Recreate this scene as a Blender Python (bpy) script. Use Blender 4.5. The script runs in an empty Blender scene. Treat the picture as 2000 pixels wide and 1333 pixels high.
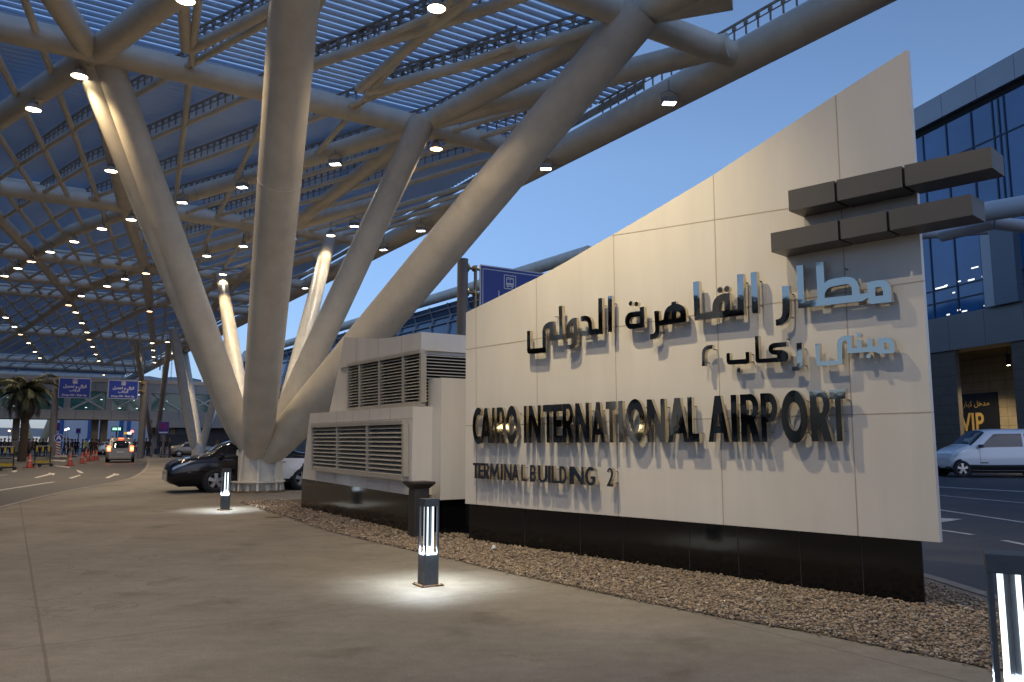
import bpy, bmesh, math, random
import numpy as np
from mathutils import Vector, Matrix
from mathutils.geometry import tessellate_polygon
random.seed(7); RNG = np.random.default_rng(7)
SC = bpy.context.scene
COL = SC.collection
R = math.radians
# ------------------------------------------------------------ camera
F = 1532.0; TH = R(7.27); CAMZ = 1.42          # focal length in photo pixels, pitch, eye height
cam = bpy.data.cameras.new('camera'); camo = bpy.data.objects.new('camera', cam); COL.objects.link(camo)
camo.location = (0, 0, CAMZ); camo.rotation_euler = (R(90) + TH, 0, 0)
cam.sensor_width = 36; cam.lens = F / 2000 * 36; cam.clip_start = 0.05; cam.clip_end = 4000
SC.camera = camo
# ------------------------------------------------------------ sky at dusk
w = bpy.data.worlds.new('World'); SC.world = w; w.use_nodes = True
nt = w.node_tree; nt.nodes.clear()
out = nt.nodes.new('ShaderNodeOutputWorld'); bg = nt.nodes.new('ShaderNodeBackground')
sky = nt.nodes.new('ShaderNodeTexSky'); sky.sky_type = 'NISHITA'; sky.sun_disc = False
sky.sun_elevation = R(20); sky.sun_rotation = R(150); sky.altitude = 80
sky.air_density = 1.2; sky.dust_density = 0.3; sky.ozone_density = 6.0
# dusk tint: the haze band low down is duller than the sky above it
wt = nt.nodes.new('ShaderNodeTexCoord'); wx = nt.nodes.new('ShaderNodeSeparateXYZ'); wr = nt.nodes.new('ShaderNodeMapRange')
nt.links.new(wt.outputs['Generated'], wx.inputs[0]); nt.links.new(wx.outputs['Z'], wr.inputs['Value'])
wr.inputs['From Min'].default_value = 0.0; wr.inputs['From Max'].default_value = 0.34
tint = nt.nodes.new('ShaderNodeMix'); tint.data_type = 'RGBA'; nt.links.new(wr.outputs[0], tint.inputs[0])
tint.inputs[6].default_value = (0.58, 0.62, 0.92, 1); tint.inputs[7].default_value = (1.80, 1.46, 1.38, 1)
hs = nt.nodes.new('ShaderNodeMix'); hs.data_type = 'RGBA'; hs.blend_type = 'MULTIPLY'; hs.inputs[0].default_value = 1.0
nt.links.new(tint.outputs[2], hs.inputs[7])
nt.links.new(sky.outputs[0], hs.inputs[6]); nt.links.new(hs.outputs[2], bg.inputs[0])
nt.links.new(bg.outputs[0], out.inputs[0]); bg.inputs[1].default_value = 0.12
SC.view_settings.view_transform = 'Standard'; SC.view_settings.look = 'None'
SC.view_settings.exposure = 0.0; SC.view_settings.gamma = 1.0
SC.cycles.max_bounces = 8; SC.cycles.diffuse_bounces = 3; SC.cycles.glossy_bounces = 4
SC.cycles.transmission_bounces = 6; SC.cycles.sample_clamp_indirect = 4.0
SC.cycles.use_denoising = True; SC.cycles.caustics_reflective = False; SC.cycles.caustics_refractive = False
# ------------------------------------------------------------ measured directions of the place
CT, ST = math.cos(TH), math.sin(TH)
def ray(u, v):
    x = (u - 1000) / F; y = (666.5 - v) / F
    return Vector((x, CT - y * ST, ST + y * CT))
CAM = Vector((0, 0, CAMZ))
def at_z(u, v, z=0.0):
    d = ray(u, v); return CAM + d * ((z - CAMZ) / d.z)
def at_y(u, v, Y):
    d = ray(u, v); return CAM + d * (Y / d.y)
def on_plane(u, v, P, n):
    d = ray(u, v); return CAM + d * ((P - CAM).dot(n) / d.dot(n))
UP = Vector((0, 0, 1))
EV = Vector((-0.536, 0.844, 0))      # along the canopy
PV = Vector((0.844, 0.536, 0))       # across the canopy
def pe(p, e, z=0.0): return PV * p + EV * e + UP * z
# ------------------------------------------------------------ helpers
def tag(o, label=None, cat=None, group=None, kind=None):
    if label: o['label'] = label
    if cat: o['category'] = cat
    if group: o['group'] = group
    if kind: o['kind'] = kind
    return o
def thing(name, label, cat, loc=(0, 0, 0), rz=0.0, group=None):
    o = bpy.data.objects.new(name, None); COL.objects.link(o); o.empty_display_size = 0.2
    o.location = loc; o.rotation_euler = (0, 0, rz)
    return tag(o, label, cat, group)
class MB:
    """collects shapes in world (or local) coordinates and links them as one mesh object"""
    def __init__(s): s.v = []; s.f = []; s.m = []; s.mi = 0; s.sm = []; s.smooth = False
    def add(s, vs, fs, smooth=None):
        b = len(s.v); s.v += [tuple(v) for v in vs]
        sm = s.smooth if smooth is None else smooth
        for f in fs: s.f.append([b + i for i in f]); s.m.append(s.mi); s.sm.append(sm)
    def hexa(s, p):       # 8 corners: bottom 0-3, top 4-7
        s.add(p, [(3, 2, 1, 0), (4, 5, 6, 7), (0, 1, 5, 4), (1, 2, 6, 5), (2, 3, 7, 6), (3, 0, 4, 7)])
    def box(s, c, sz, ax=None):
        X, Y, Z = ax or (Vector((1, 0, 0)), Vector((0, 1, 0)), UP)
        c = Vector(c); a, b, h = sz[0] / 2, sz[1] / 2, sz[2] / 2
        s.hexa([c + X * i * a + Y * j * b + Z * k * h for k in (-1, 1) for i, j in ((-1, -1), (1, -1), (1, 1), (-1, 1))])
    def bbox(s, c, sz, bev=0.02, ax=None):   # box with chamfered vertical and horizontal edges
        bm = bmesh.new(); bmesh.ops.create_cube(bm, size=1)
        bmesh.ops.scale(bm, vec=sz, verts=bm.verts)
        bmesh.ops.bevel(bm, geom=list(bm.edges), offset=bev, segments=2, affect='EDGES', profile=0.7)
        X, Y, Z = ax or (Vector((1, 0, 0)), Vector((0, 1, 0)), UP); c = Vector(c)
        bm.verts.index_update()
        vs = [c + X * q.co.x + Y * q.co.y + Z * q.co.z for q in bm.verts]
        s.add(vs, [[q.index for q in f.verts] for f in bm.faces]); bm.free()
    def tube(s, a, b, r0, r1=None, n=16, cap=True, smooth=True):
        a, b = Vector(a), Vector(b); r1 = r0 if r1 is None else r1
        d = (b - a)
        if d.length < 1e-6: return
        d.normalize(); t = UP if abs(d.z) < 0.95 else Vector((1, 0, 0))
        x = d.cross(t).normalized(); y = x.cross(d).normalized()
        vs = []
        for P, r in ((a, r0), (b, r1)):
            vs += [P + (x * math.cos(2 * math.pi * i / n) + y * math.sin(2 * math.pi * i / n)) * r for i in range(n)]
        s.add(vs, [(i, (i + 1) % n, n + (i + 1) % n, n + i) for i in range(n)], smooth)
        if cap: s.add(vs, [tuple(reversed(range(n))), tuple(range(n, 2 * n))], False)
    def path(s, pts, rs, n=16, smooth=True, cap=True):   # swept tube with radius per point
        pts = [Vector(p) for p in pts]
        if not hasattr(rs, '__len__'): rs = [rs] * len(pts)
        vs = []; x = None
        for i, P in enumerate(pts):
            d = (pts[min(i + 1, len(pts) - 1)] - pts[max(i - 1, 0)]).normalized()
            if x is None:
                t = UP if abs(d.z) < 0.95 else Vector((1, 0, 0)); x = d.cross(t).normalized()
            x = (x - d * x.dot(d)).normalized(); y = x.cross(d)
            vs += [P + (x * math.cos(2 * math.pi * k / n) + y * math.sin(2 * math.pi * k / n)) * rs[i] for k in range(n)]
        fs = [(i * n + k, i * n + (k + 1) % n, (i + 1) * n + (k + 1) % n, (i + 1) * n + k) for i in range(len(pts) - 1) for k in range(n)]
        s.add(vs, fs, smooth)
        if cap: s.add(vs, [tuple(reversed(range(n))), tuple(range((len(pts) - 1) * n, len(pts) * n))], False)
    def lathe(s, prof, o=(0, 0, 0), n=24, smooth=True, ax=None):
        X, Y, Z = ax or (Vector((1, 0, 0)), Vector((0, 1, 0)), UP); o = Vector(o)
        vs = []
        for r, z in prof:
            vs += [o + (X * math.cos(2 * math.pi * i / n) + Y * math.sin(2 * math.pi * i / n)) * max(r, 1e-4) + Z * z for i in range(n)]
        fs = [(k * n + i, k * n + (i + 1) % n, (k + 1) * n + (i + 1) % n, (k + 1) * n + i) for k in range(len(prof) - 1) for i in range(n)]
        s.add(vs, fs, smooth)
    def prism(s, polys, o, ux, uy, dz):   # polys: outer then holes in 2D; extruded from o by vector dz
        flat = [Vector((p[0], p[1], 0)) for pl in polys for p in pl]
        tri = tessellate_polygon([[Vector((p[0], p[1], 0)) for p in pl] for pl in polys])
        o = Vector(o); N = len(flat)
        a = [o + ux * p.x + uy * p.y for p in flat]; b = [q + dz for q in a]
        nrm = ux.cross(uy)
        fs = []
        for t in tri:
            p, q, r = (flat[i] for i in t)
            up = (q - p).cross(r - p).z > 0
            up = up if nrm.dot(dz) > 0 else not up
            t = list(t)
            fs.append([N + i for i in (t if up else t[::-1])]); fs.append([i for i in (t[::-1] if up else t)])
        i0 = 0
        for pl in polys:
            n = len(pl)
            for i in range(n): fs.append([i0 + i, i0 + (i + 1) % n, N + i0 + (i + 1) % n, N + i0 + i])
            i0 += n
        s.add(a + b, fs, False)
    def build(s, name, mats, parent=None, local=False, rec=True):
        me = bpy.data.meshes.new(name)
        off = Vector((0, 0, 0))
        if parent is not None and not local:
            q = parent
            while q is not None: off = off + Vector(q.location); q = q.parent
        me.from_pydata([(v[0] - off.x, v[1] - off.y, v[2] - off.z) for v in s.v], [], s.f)
        for m in (mats if isinstance(mats, (list, tuple)) else [mats]): me.materials.append(m)
        me.polygons.foreach_set('material_index', s.m); me.polygons.foreach_set('use_smooth', s.sm)
        if rec:
            bm = bmesh.new(); bm.from_mesh(me); bmesh.ops.recalc_face_normals(bm, faces=bm.faces); bm.to_mesh(me); bm.free()
        me.update()
        o = bpy.data.objects.new(name, me); COL.objects.link(o)
        if parent is not None: o.parent = parent
        return o
def dup(root, loc=None, rz=None, label=None, group=None):
    c = root.copy(); COL.objects.link(c)
    if loc is not None: c.location = loc
    if rz is not None: c.rotation_euler = (0, 0, rz)
    if label: c['label'] = label
    if group: c['group'] = group
    for ch in list(root.children):
        k = ch.copy(); COL.objects.link(k); k.parent = c
        for g in list(ch.children):
            q = g.copy(); COL.objects.link(q); q.parent = k
    return c
def text_mesh(name, body, size, mat, o, ux, uy, parent, width=None, height=None, ext=0.004, bold=0.0, align='CENTER'):
    """writing as a flat raised mesh; o is the centre (or left) of the line, width/height fit it to a box"""
    cu = bpy.data.curves.new(name, 'FONT'); cu.body = body; cu.size = 1; cu.offset = bold; cu.resolution_u = 4
    to = bpy.data.objects.new(name, cu); COL.objects.link(to)
    bpy.context.view_layer.update()
    me = bpy.data.meshes.new_from_object(to.evaluated_get(bpy.context.evaluated_depsgraph_get()))
    COL.objects.unlink(to); bpy.data.objects.remove(to)
    xs = [v.co.x for v in me.vertices]; ys = [v.co.y for v in me.vertices]
    x0, x1, y0, y1 = min(xs), max(xs), min(ys), max(ys)
    sx = width / (x1 - x0) if width else size; sy = height / (y1 - y0) if height else sx
    nrm = ux.cross(uy)
    b = MB()
    cx = (x0 + x1) / 2 if align == 'CENTER' else x0; cy = (y0 + y1) / 2
    b.add([Vector(o) + ux * (v.co.x - cx) * sx + uy * (v.co.y - cy) * sy + nrm * ext for v in me.vertices], [list(p.vertices) for p in me.polygons])
    bpy.data.meshes.remove(me)
    return b.build(name, mat, parent, rec=False)
# ------------------------------------------------------------ materials
def hexc(r, g, b): return (r, g, b, 1)
MATS = {}
def mat(name, col, rough=0.5, metal=0.0, var=0.0, scale=8.0, bump=0.0, bscale=60.0, coat=0.0, emis=None, es=0.0, spec=0.5, rvar=0.0, col2=None, detail=5.0, trans=0.0, stretch=None):
    if name in MATS: return MATS[name]
    m = bpy.data.materials.new(name); m.use_nodes = True; n = m.node_tree.nodes; l = m.node_tree.links
    b = n['Principled BSDF']
    b.inputs['Base Color'].default_value = (*col, 1); b.inputs['Roughness'].default_value = rough
    b.inputs['Metallic'].default_value = metal; b.inputs['Coat Weight'].default_value = coat; b.inputs['Coat Roughness'].default_value = 0.06
    b.inputs['Specular IOR Level'].default_value = spec
    b.inputs['Transmission Weight'].default_value = trans
    if emis: b.inputs['Emission Color'].default_value = (*emis, 1); b.inputs['Emission Strength'].default_value = es
    if var or bump or rvar:
        tc = n.new('ShaderNodeTexCoord')
        nz = n.new('ShaderNodeTexNoise'); nz.inputs['Scale'].default_value = scale; nz.inputs['Detail'].default_value = detail; nz.inputs['Roughness'].default_value = 0.62
        if stretch:
            mp = n.new('ShaderNodeMapping'); mp.inputs['Scale'].default_value = stretch; l.new(tc.outputs['Object'], mp.inputs['Vector']); l.new(mp.outputs[0], nz.inputs['Vector'])
        else: l.new(tc.outputs['Object'], nz.inputs['Vector'])
        if var:
            r = n.new('ShaderNodeValToRGB'); r.color_ramp.elements[0].position = 0.3; r.color_ramp.elements[1].position = 0.7
            c2 = col2 or tuple(c * (1 - var) for c in col); c1 = tuple(min(1, c * (1 + var * 0.6)) for c in col)
            r.color_ramp.elements[0].color = (*c2, 1); r.color_ramp.elements[1].color = (*c1, 1)
            l.new(nz.outputs['Fac'], r.inputs['Fac']); l.new(r.outputs['Color'], b.inputs['Base Color'])
        if rvar:
            mr = n.new('ShaderNodeMapRange'); mr.inputs['To Min'].default_value = max(0, rough - rvar); mr.inputs['To Max'].default_value = rough + rvar
            l.new(nz.outputs['Fac'], mr.inputs['Value']); l.new(mr.outputs['Result'], b.inputs['Roughness'])
        if bump:
            n2 = n.new('ShaderNodeTexNoise'); n2.inputs['Scale'].default_value = bscale; n2.inputs['Detail'].default_value = 4
            l.new(tc.outputs['Object'], n2.inputs['Vector'])
            bp = n.new('ShaderNodeBump'); bp.inputs['Strength'].default_value = bump; bp.inputs['Distance'].default_value = 0.02
            l.new(n2.outputs['Fac'], bp.inputs['Height']); l.new(bp.outputs['Normal'], b.inputs['Normal'])
    MATS[name] = m
    return m
M_STEEL = mat('painted_steel', (0.72, 0.66, 0.54), 0.40, var=0.15, scale=1.6, bump=0.05, bscale=9, detail=9, rvar=.1)
M_SLAT = mat('louvre_aluminium', (0.42, 0.60, 0.88), 0.45, var=0.08, scale=0.4)
M_DKSTEEL = mat('dark_rail_steel', (0.26, 0.22, 0.17), 0.6, var=0.3, scale=4)
M_PANEL = mat('cladding_panel', (0.66, 0.62, 0.56), 0.17, var=0.07, scale=2.2, rvar=0.07, bump=0.012, bscale=1.6, stretch=(1, 1, .16), detail=8)
M_JOINT = mat('joint_sealant', (0.40, 0.34, 0.26), 0.8)
M_GRANITE = mat('black_granite', (0.005, 0.005, 0.006), 0.09, var=0.4, scale=120, rvar=0.05)
M_MIRROR = mat('polished_brass_steel', (0.66, 0.61, 0.52), 0.035, metal=1.0, bump=0.085, bscale=1.7)
M_LSIDE = mat('letter_return_metal', (0.68, 0.60, 0.47), 0.22, metal=1.0)
M_BRONZE = mat('bronze_bar', (0.115, 0.105, 0.095), 0.42, metal=0.3, var=0.08, scale=2)
M_LOUV = mat('louvre_blade_metal', (0.46, 0.42, 0.35), 0.42, metal=0.25, var=0.1, scale=3)
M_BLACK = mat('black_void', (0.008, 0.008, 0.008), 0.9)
M_BOLL = mat('charcoal_powder_coat', (0.075, 0.088, 0.105), 0.36, var=0.12, scale=30, metal=0.35)
M_ASPH = mat('asphalt', (0.062, 0.062, 0.064), 0.62, var=0.28, scale=0.6, bump=0.25, bscale=70, rvar=0.12)
M_LINE = mat('road_paint', (0.50, 0.49, 0.47), 0.6, var=0.35, scale=7)
M_KERB = mat('kerb_concrete', (0.24, 0.22, 0.19), 0.75, var=0.2, scale=3, bump=0.2)
M_WHITE = mat('white_paint', (0.70, 0.70, 0.70), 0.35, coat=0.5)
M_TYRE = mat('tyre_rubber', (0.015, 0.015, 0.016), 0.75, bump=0.1)
M_RIM = mat('alloy_rim', (0.42, 0.42, 0.44), 0.3, metal=0.9)
M_GLASSCAR = mat('car_glass', (0.012, 0.014, 0.017), 0.05, spec=0.7)
M_GLASS = mat('blue_curtain_glass', (0.03, 0.14, 0.34), 0.10, spec=0.9, var=0.25, scale=0.25, rvar=0.03)
M_BLUE = mat('blue_sign_face', (0.012, 0.035, 0.29), 0.35, var=0.06, scale=2)
M_SIGNW = mat('sign_white', (0.62, 0.64, 0.68), 0.45)
M_WARM = mat('warm_lamp_lens', (1, 0.9, 0.7), 0.3, emis=(1.0, 0.80, 0.52), es=22)
M_COOL = mat('cool_lamp_lens', (1, 1, 1), 0.3, emis=(0.95, 0.98, 1.0), es=20)
M_ORANGE = mat('orange_lamp_lens', (1, .8, .5), .3, emis=(1.0, .60, .27), es=16)
M_LED = mat('bollard_light_tube', (0.9, 0.95, 1), 0.3, emis=(0.82, 0.95, 1.0), es=1.8)
# ================================================================ GROUND
def concrete_mat():
    m = mat('pavement_concrete', (0.30, 0.268, 0.225), 0.8, spec=.25)
    n = m.node_tree.nodes; l = m.node_tree.links; b = n['Principled BSDF']
    g = n.new('ShaderNodeNewGeometry')
    def noise(s, d, r=0.6, vec=None):
        q = n.new('ShaderNodeTexNoise'); q.inputs['Scale'].default_value = s; q.inputs['Detail'].default_value = d; q.inputs['Roughness'].default_value = r
        l.new(vec or g.outputs['Position'], q.inputs['Vector']); return q.outputs['Fac']
    def math_(op, a, c=None, v=None):
        q = n.new('ShaderNodeMath'); q.operation = op
        l.new(a, q.inputs[0])
        if c is not None: l.new(c, q.inputs[1])
        if v is not None: q.inputs[1].default_value = v
        return q.outputs[0]
    def ramp(f, p0, c0, p1, c1):
        q = n.new('ShaderNodeValToRGB'); q.color_ramp.elements[0].position = p0; q.color_ramp.elements[1].position = p1
        q.color_ramp.elements[0].color = (*c0, 1); q.color_ramp.elements[1].color = (*c1, 1); l.new(f, q.inputs[0]); return q.outputs[0]
    def mul(a, c, fac=1.0):
        q = n.new('ShaderNodeMix'); q.data_type = 'RGBA'; q.blend_type = 'MULTIPLY'; q.inputs[0].default_value = fac
        l.new(a, q.inputs[6]); l.new(c, q.inputs[7]); return q.outputs[2]
    # streaky trowel direction: stretch along the canopy direction
    mp = n.new('ShaderNodeMapping'); mp.inputs['Rotation'].default_value = (0, 0, R(-57)); mp.inputs['Scale'].default_value = (0.8, 1.9, 1)
    l.new(g.outputs['Position'], mp.inputs['Vector'])
    base = ramp(noise(0.45, 8, 0.65), 0.30, (0.172, 0.157, 0.132), 0.72, (0.265, 0.245, 0.212))
    streak = ramp(noise(2.2, 6, 0.7, mp.outputs[0]), 0.34, (0.88, 0.87, 0.86), 0.62, (1.04, 1.03, 1.02))
    fine = mul(ramp(noise(55, 4, .7), 0.3, (0.80, 0.80, 0.79), 0.7, (1.09, 1.09, 1.09)), ramp(noise(9, 5, .7), 0.3, (0.90, 0.89, 0.88), 0.7, (1.06, 1.06, 1.06)))
    stain = ramp(noise(1.3, 5, 0.55), 0.27, (0.70, 0.68, 0.65), 0.42, (1, 1, 1))
    # hairline cracks: thin contour of a large noise, present only in places
    cr = noise(0.55, 7, .55); cr = math_('ABSOLUTE', math_('SUBTRACT', cr, v=.5)); cr = math_('LESS_THAN', cr, v=.0035)
    cr = math_('MULTIPLY', cr, c=math_('GREATER_THAN', noise(0.35, 2), v=.56))
    c = mul(mul(mul(base, streak), fine), stain)
    # saw-cut joints
    def joint(vec, per, off, wd):
        d = n.new('ShaderNodeVectorMath'); d.operation = 'DOT_PRODUCT'; d.inputs[1].default_value = vec
        l.new(g.outputs['Position'], d.inputs[0])
        a = math_('ADD', d.outputs['Value'], v=off + 900 * per)
        wob = math_('MULTIPLY', noise(3, 2), v=0.012); a = math_('ADD', a, c=wob)
        a = math_('MODULO', a, v=per); a = math_('SUBTRACT', a, v=per / 2); a = math_('ABSOLUTE', a)
        return math_('LESS_THAN', a, v=wd)
    j = math_('MAXIMUM', joint(tuple(PV), 4.6, 2.3 - 0.30, 0.011), joint(tuple(EV), 5.2, 1.2, 0.009))
    mx = n.new('ShaderNodeMix'); mx.data_type = 'RGBA'; l.new(math_('MAXIMUM', math_('MULTIPLY', j, v=0.6), c=math_('MULTIPLY', cr, v=.45)), mx.inputs[0]); l.new(c, mx.inputs[6]); mx.inputs[7].default_value = (0.10, 0.088, 0.072, 1)
    l.new(mx.outputs[2], b.inputs['Base Color'])
    bp = n.new('ShaderNodeBump'); bp.inputs['Strength'].default_value = 0.22; bp.inputs['Distance'].default_value = 0.01
    l.new(math_('ADD', noise(30, 6), c=noise(2.5, 3)), bp.inputs['Height']); l.new(bp.outputs[0], b.inputs['Normal'])
    mr = n.new('ShaderNodeMapRange'); mr.inputs['To Min'].default_value = 0.66; mr.inputs['To Max'].default_value = 0.92
    l.new(noise(1.1, 6), mr.inputs['Value']); l.new(mr.outputs[0], b.inputs['Roughness'])
    return m
M_CONC = concrete_mat()
ROADZ = -0.10
def sheet(name, pts, z, m, kind='structure'):
    b = MB(); flat = [[Vector((p[0], p[1], 0)) for p in pts]]
    tri = tessellate_polygon(flat)
    vs = [(p[0], p[1], z) for p in pts]; fs = []
    for t in tri:
        a, c, d = (flat[0][i] for i in t); fs.append(t if (c - a).cross(d - a).z > 0 else t[::-1])
    b.add(vs, fs); o = b.build(name, m, rec=False); tag(o, kind=kind); return o
sheet('road', [(-1500, -1500), (1500, -1500), (1500, 1500), (-1500, 1500)], ROADZ, M_ASPH)
g0 = lambda u, v: (at_z(u, v, 0).x, at_z(u, v, 0).y)
left_kerb = [(-6.8, -40), (-7.3, -6), (-7.9, 3), (-9.3, 10), g0(0, 993), g0(70, 975), g0(130, 961), g0(185, 950), g0(234, 941.5), g0(262, 934), g0(280, 924), g0(289, 914), g0(292, 905), g0(291, 897)]
far_kerb = [g0(300, 895.4), g0(330, 895.6), g0(346, 897.5), g0(364, 913), (-9.5, 33), (-4.0, 27), (1.0, 21.5), (3.3, 15.5), (4.1, 11), (4.34, 8.43), (4.36, 7.47), (4.6, 4), (5.0, 0), (5.4, -40)]
pav = left_kerb + far_kerb
sheet('pavement', pav, 0.0, M_CONC)
# kerb stones along the pavement edge
kb = MB()
def kerb_run(pts, wd=0.15, top=0.012):
    n = len(pts)
    for i in range(n - 1):
        a, c = Vector((*pts[i], 0)), Vector((*pts[i + 1], 0)); d = (c - a); L = d.length; d.normalize(); q = Vector((-d.y, d.x, 0))
        k = max(1, int(L / 1.0)) if L < 60 else 1
        for j in range(k):
            s0, s1 = a + d * (L * j / k + 0.006), a + d * (L * (j + 1) / k - 0.006)
            kb.hexa([s0 - q * 0.02 + UP * (ROADZ - .05), s1 - q * 0.02 + UP * (ROADZ - .05), s1 + q * wd + UP * (ROADZ - .05), s0 + q * wd + UP * (ROADZ - .05),
                     s0 - q * 0.02 + UP * top, s1 - q * 0.02 + UP * top, s1 + q * (wd - .02) + UP * (top - .004), s0 + q * (wd - .02) + UP * (top - .004)])
kerb_run(left_kerb[::1]); kerb_run(far_kerb)
tag(kb.build('kerb', M_KERB), kind='structure')
# ---------------------------------------------------------------- road markings (4 mm above the asphalt)
mk = MB()
def mark(pts, z=ROADZ + 0.004): 
    ps = [at_z(u, v, z) for u, v in pts]
    mk.add(ps, [tuple(range(len(ps)))])
def stripe(u0, v0, u1, v1, wd=0.13):
    a, c = at_z(u0, v0, ROADZ + .004), at_z(u1, v1, ROADZ + .004); d = (c - a).normalized(); q = Vector((-d.y, d.x, 0)) * wd / 2
    mk.add([a - q, c - q, c + q, a + q], [(0, 1, 2, 3)])
stripe(-60, 967, 105, 941.5, .16); stripe(-20, 931, 15, 927.5, .12)
mark([(66, 933.5), (96, 925.5), (94, 923.8), (108, 925.2), (104, 929), (100, 927), (72, 934)])
mark([(205, 933.6), (222, 926.5), (220, 925), (234, 926.3), (229, 929.5), (227, 928), (212, 934)])
mark([(134, 934), (155, 928), (158, 929), (140, 935)]); mark([(150, 918), (158, 921), (164, 924.5), (156, 924), (150, 920)])
mark([(22, 921.5), (32, 917), (33, 921), (28, 923)]); mark([(105, 909.5), (135, 912), (136, 914), (110, 911)])
mark([(95, 899), (130, 899.5), (126, 902), (110, 901)]); mark([(22, 894), (42, 896), (22, 896.5)])
# right-hand road
stripe(1815, 950.5, 2080, 965, .3); stripe(1815, 966, 2080, 990, .12); stripe(1815, 993, 2090, 1034, .12)
stripe(1838, 1035.5, 1900, 1044.6, .12); stripe(1960, 1055.5, 2080, 1080, .12)
mark([(1838, 1012), (1880, 1014), (1850, 1019), (1838, 1020)])
tag(mk.build('road_marking', M_LINE, rec=False), kind='structure')
# ---------------------------------------------------------------- gravel bed
gfront = [(470, 982), (520, 998), (560, 1010), (620, 1031), (690, 1050), (800, 1075), (900, 1097), (1000, 1122), (1100, 1143), (1250, 1175), (1400, 1205), (1600, 1240), (1750, 1270), (1900, 1300), (2010, 1325)]
gf = [g0(*q) for q in gfront]
gback = [(4.25, 3.0), (4.19, 7.5), (4.17, 8.4), (3.9, 11), (3.1, 15.3), (0.6, 21.0), (-2.6, 21.5), (-5.2, 19.6)]
gpoly = gf + gback
M_GRBASE = mat('gravel_bed_earth', (0.10, 0.075, 0.05), 0.9, var=0.5, scale=30, bump=0.6, bscale=90)
sheet('gravel_bed', gpoly, 0.006, M_GRBASE)
def inpoly(x, y, poly):
    c = np.zeros(len(x), bool); n = len(poly); j = n - 1
    for i in range(n):
        xi, yi = poly[i]; xj, yj = poly[j]
        t = ((yi > y) != (yj > y)) & (x < (xj - xi) * (y - yi) / (yj - yi + 1e-12) + xi); c ^= t; j = i
    return c
def gravel():
    xs = [p[0] for p in gpoly]; ys = [p[1] for p in gpoly]
    N = 620000
    x = RNG.uniform(min(xs), max(xs), N); y = RNG.uniform(min(ys), max(ys), N)
    k = inpoly(x + RNG.normal(0, .035, N), y + RNG.normal(0, .035, N), gpoly)
    # only in front of the sign and vent house faces (the far side is thinned out)
    sd = (x - 3.57) * (-0.734) + (y - 7.02) * (-0.679)
    bd = (x + 1.56) * 0.844 + (y - 12.4) * 0.536
    vis = (sd > -0.35) | (x > 3.3) | ((bd < 0.3) & (y > 12))
    dist = np.hypot(x, y)
    keep = RNG.uniform(0, 1, N) < np.clip((9.0 / dist) ** 1.2, 0.25, 1)
    k &= vis & keep; x, y, dist = x[k], y[k], dist[k]
    n = len(x)
    t = (1 + 5 ** .5) / 2
    iv = np.array([(-1, t, 0), (1, t, 0), (-1, -t, 0), (1, -t, 0), (0, -1, t), (0, 1, t), (0, -1, -t), (0, 1, -t), (t, 0, -1), (t, 0, 1), (-t, 0, -1), (-t, 0, 1)], float)
    iv /= np.linalg.norm(iv[0])
    fc = np.array([(0, 11, 5), (0, 5, 1), (0, 1, 7), (0, 7, 10), (0, 10, 11), (1, 5, 9), (5, 11, 4), (11, 10, 2), (10, 7, 6), (7, 1, 8), (3, 9, 4), (3, 4, 2), (3, 2, 6), (3, 6, 8), (3, 8, 9), (4, 9, 5), (2, 4, 11), (6, 2, 10), (8, 6, 7), (9, 8, 1)])
    r = RNG.lognormal(math.log(0.0092), 0.34, n) * np.clip(dist / 9.0, 1, 1.5)
    jit = RNG.uniform(0.72, 1.2, (n, 12, 1))
    sc = np.stack([r * RNG.uniform(0.85, 1.5, n), r * RNG.uniform(0.7, 1.15, n), r * RNG.uniform(0.4, 0.7, n)], 1)[:, None, :]
    P = iv[None] * jit * sc
    a = RNG.uniform(0, 6.28, n)[:, None]; ca, sa = np.cos(a), np.sin(a)
    tilt = RNG.uniform(-0.5, 0.5, n)[:, None]
    Z = P[..., 2] * np.cos(tilt) + P[..., 0] * np.sin(tilt); X0 = P[..., 0] * np.cos(tilt) - P[..., 2] * np.sin(tilt)
    X = X0 * ca - P[..., 1] * sa; Y = X0 * sa + P[..., 1] * ca
    V = np.stack([X + x[:, None], Y + y[:, None], Z + 0.008 + (r * RNG.uniform(0.1, 1.1, n))[:, None]], 2).reshape(-1, 3)
    Fc = (fc[None] + (np.arange(n) * 12)[:, None, None]).reshape(-1, 3)
    me = bpy.data.meshes.new('gravel'); me.vertices.add(len(V)); me.vertices.foreach_set('co', V.ravel().astype(np.float32))
    me.loops.add(Fc.size); me.loops.foreach_set('vertex_index', Fc.ravel().astype(np.int32)); me.polygons.add(len(Fc))
    me.polygons.foreach_set('loop_start', np.arange(0, Fc.size, 3, dtype=np.int32)); me.polygons.foreach_set('loop_total', np.full(len(Fc), 3, np.int32))
    cols = [(0.29, 0.215, 0.14), (0.20, 0.148, 0.10), (0.38, 0.315, 0.235), (0.13, 0.10, 0.075), (0.31, 0.245, 0.18)]
    for i, c in enumerate(cols): me.materials.append(mat('gravel_stone_%s' % 'tan brown cream dark buff'.split()[i], c, 0.8))
    me.polygons.foreach_set('material_index', np.repeat(RNG.choice(5, n, p=[.34, .24, .16, .1, .16]), 20).astype(np.int32))
    me.polygons.foreach_set('use_smooth', np.ones(len(Fc), bool))
    me.update(); me.validate()
    o = bpy.data.objects.new('gravel', me); COL.objects.link(o); tag(o, 'loose tan gravel spread round the foot of the big airport sign', 'gravel', kind='stuff')
gravel()
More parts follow.
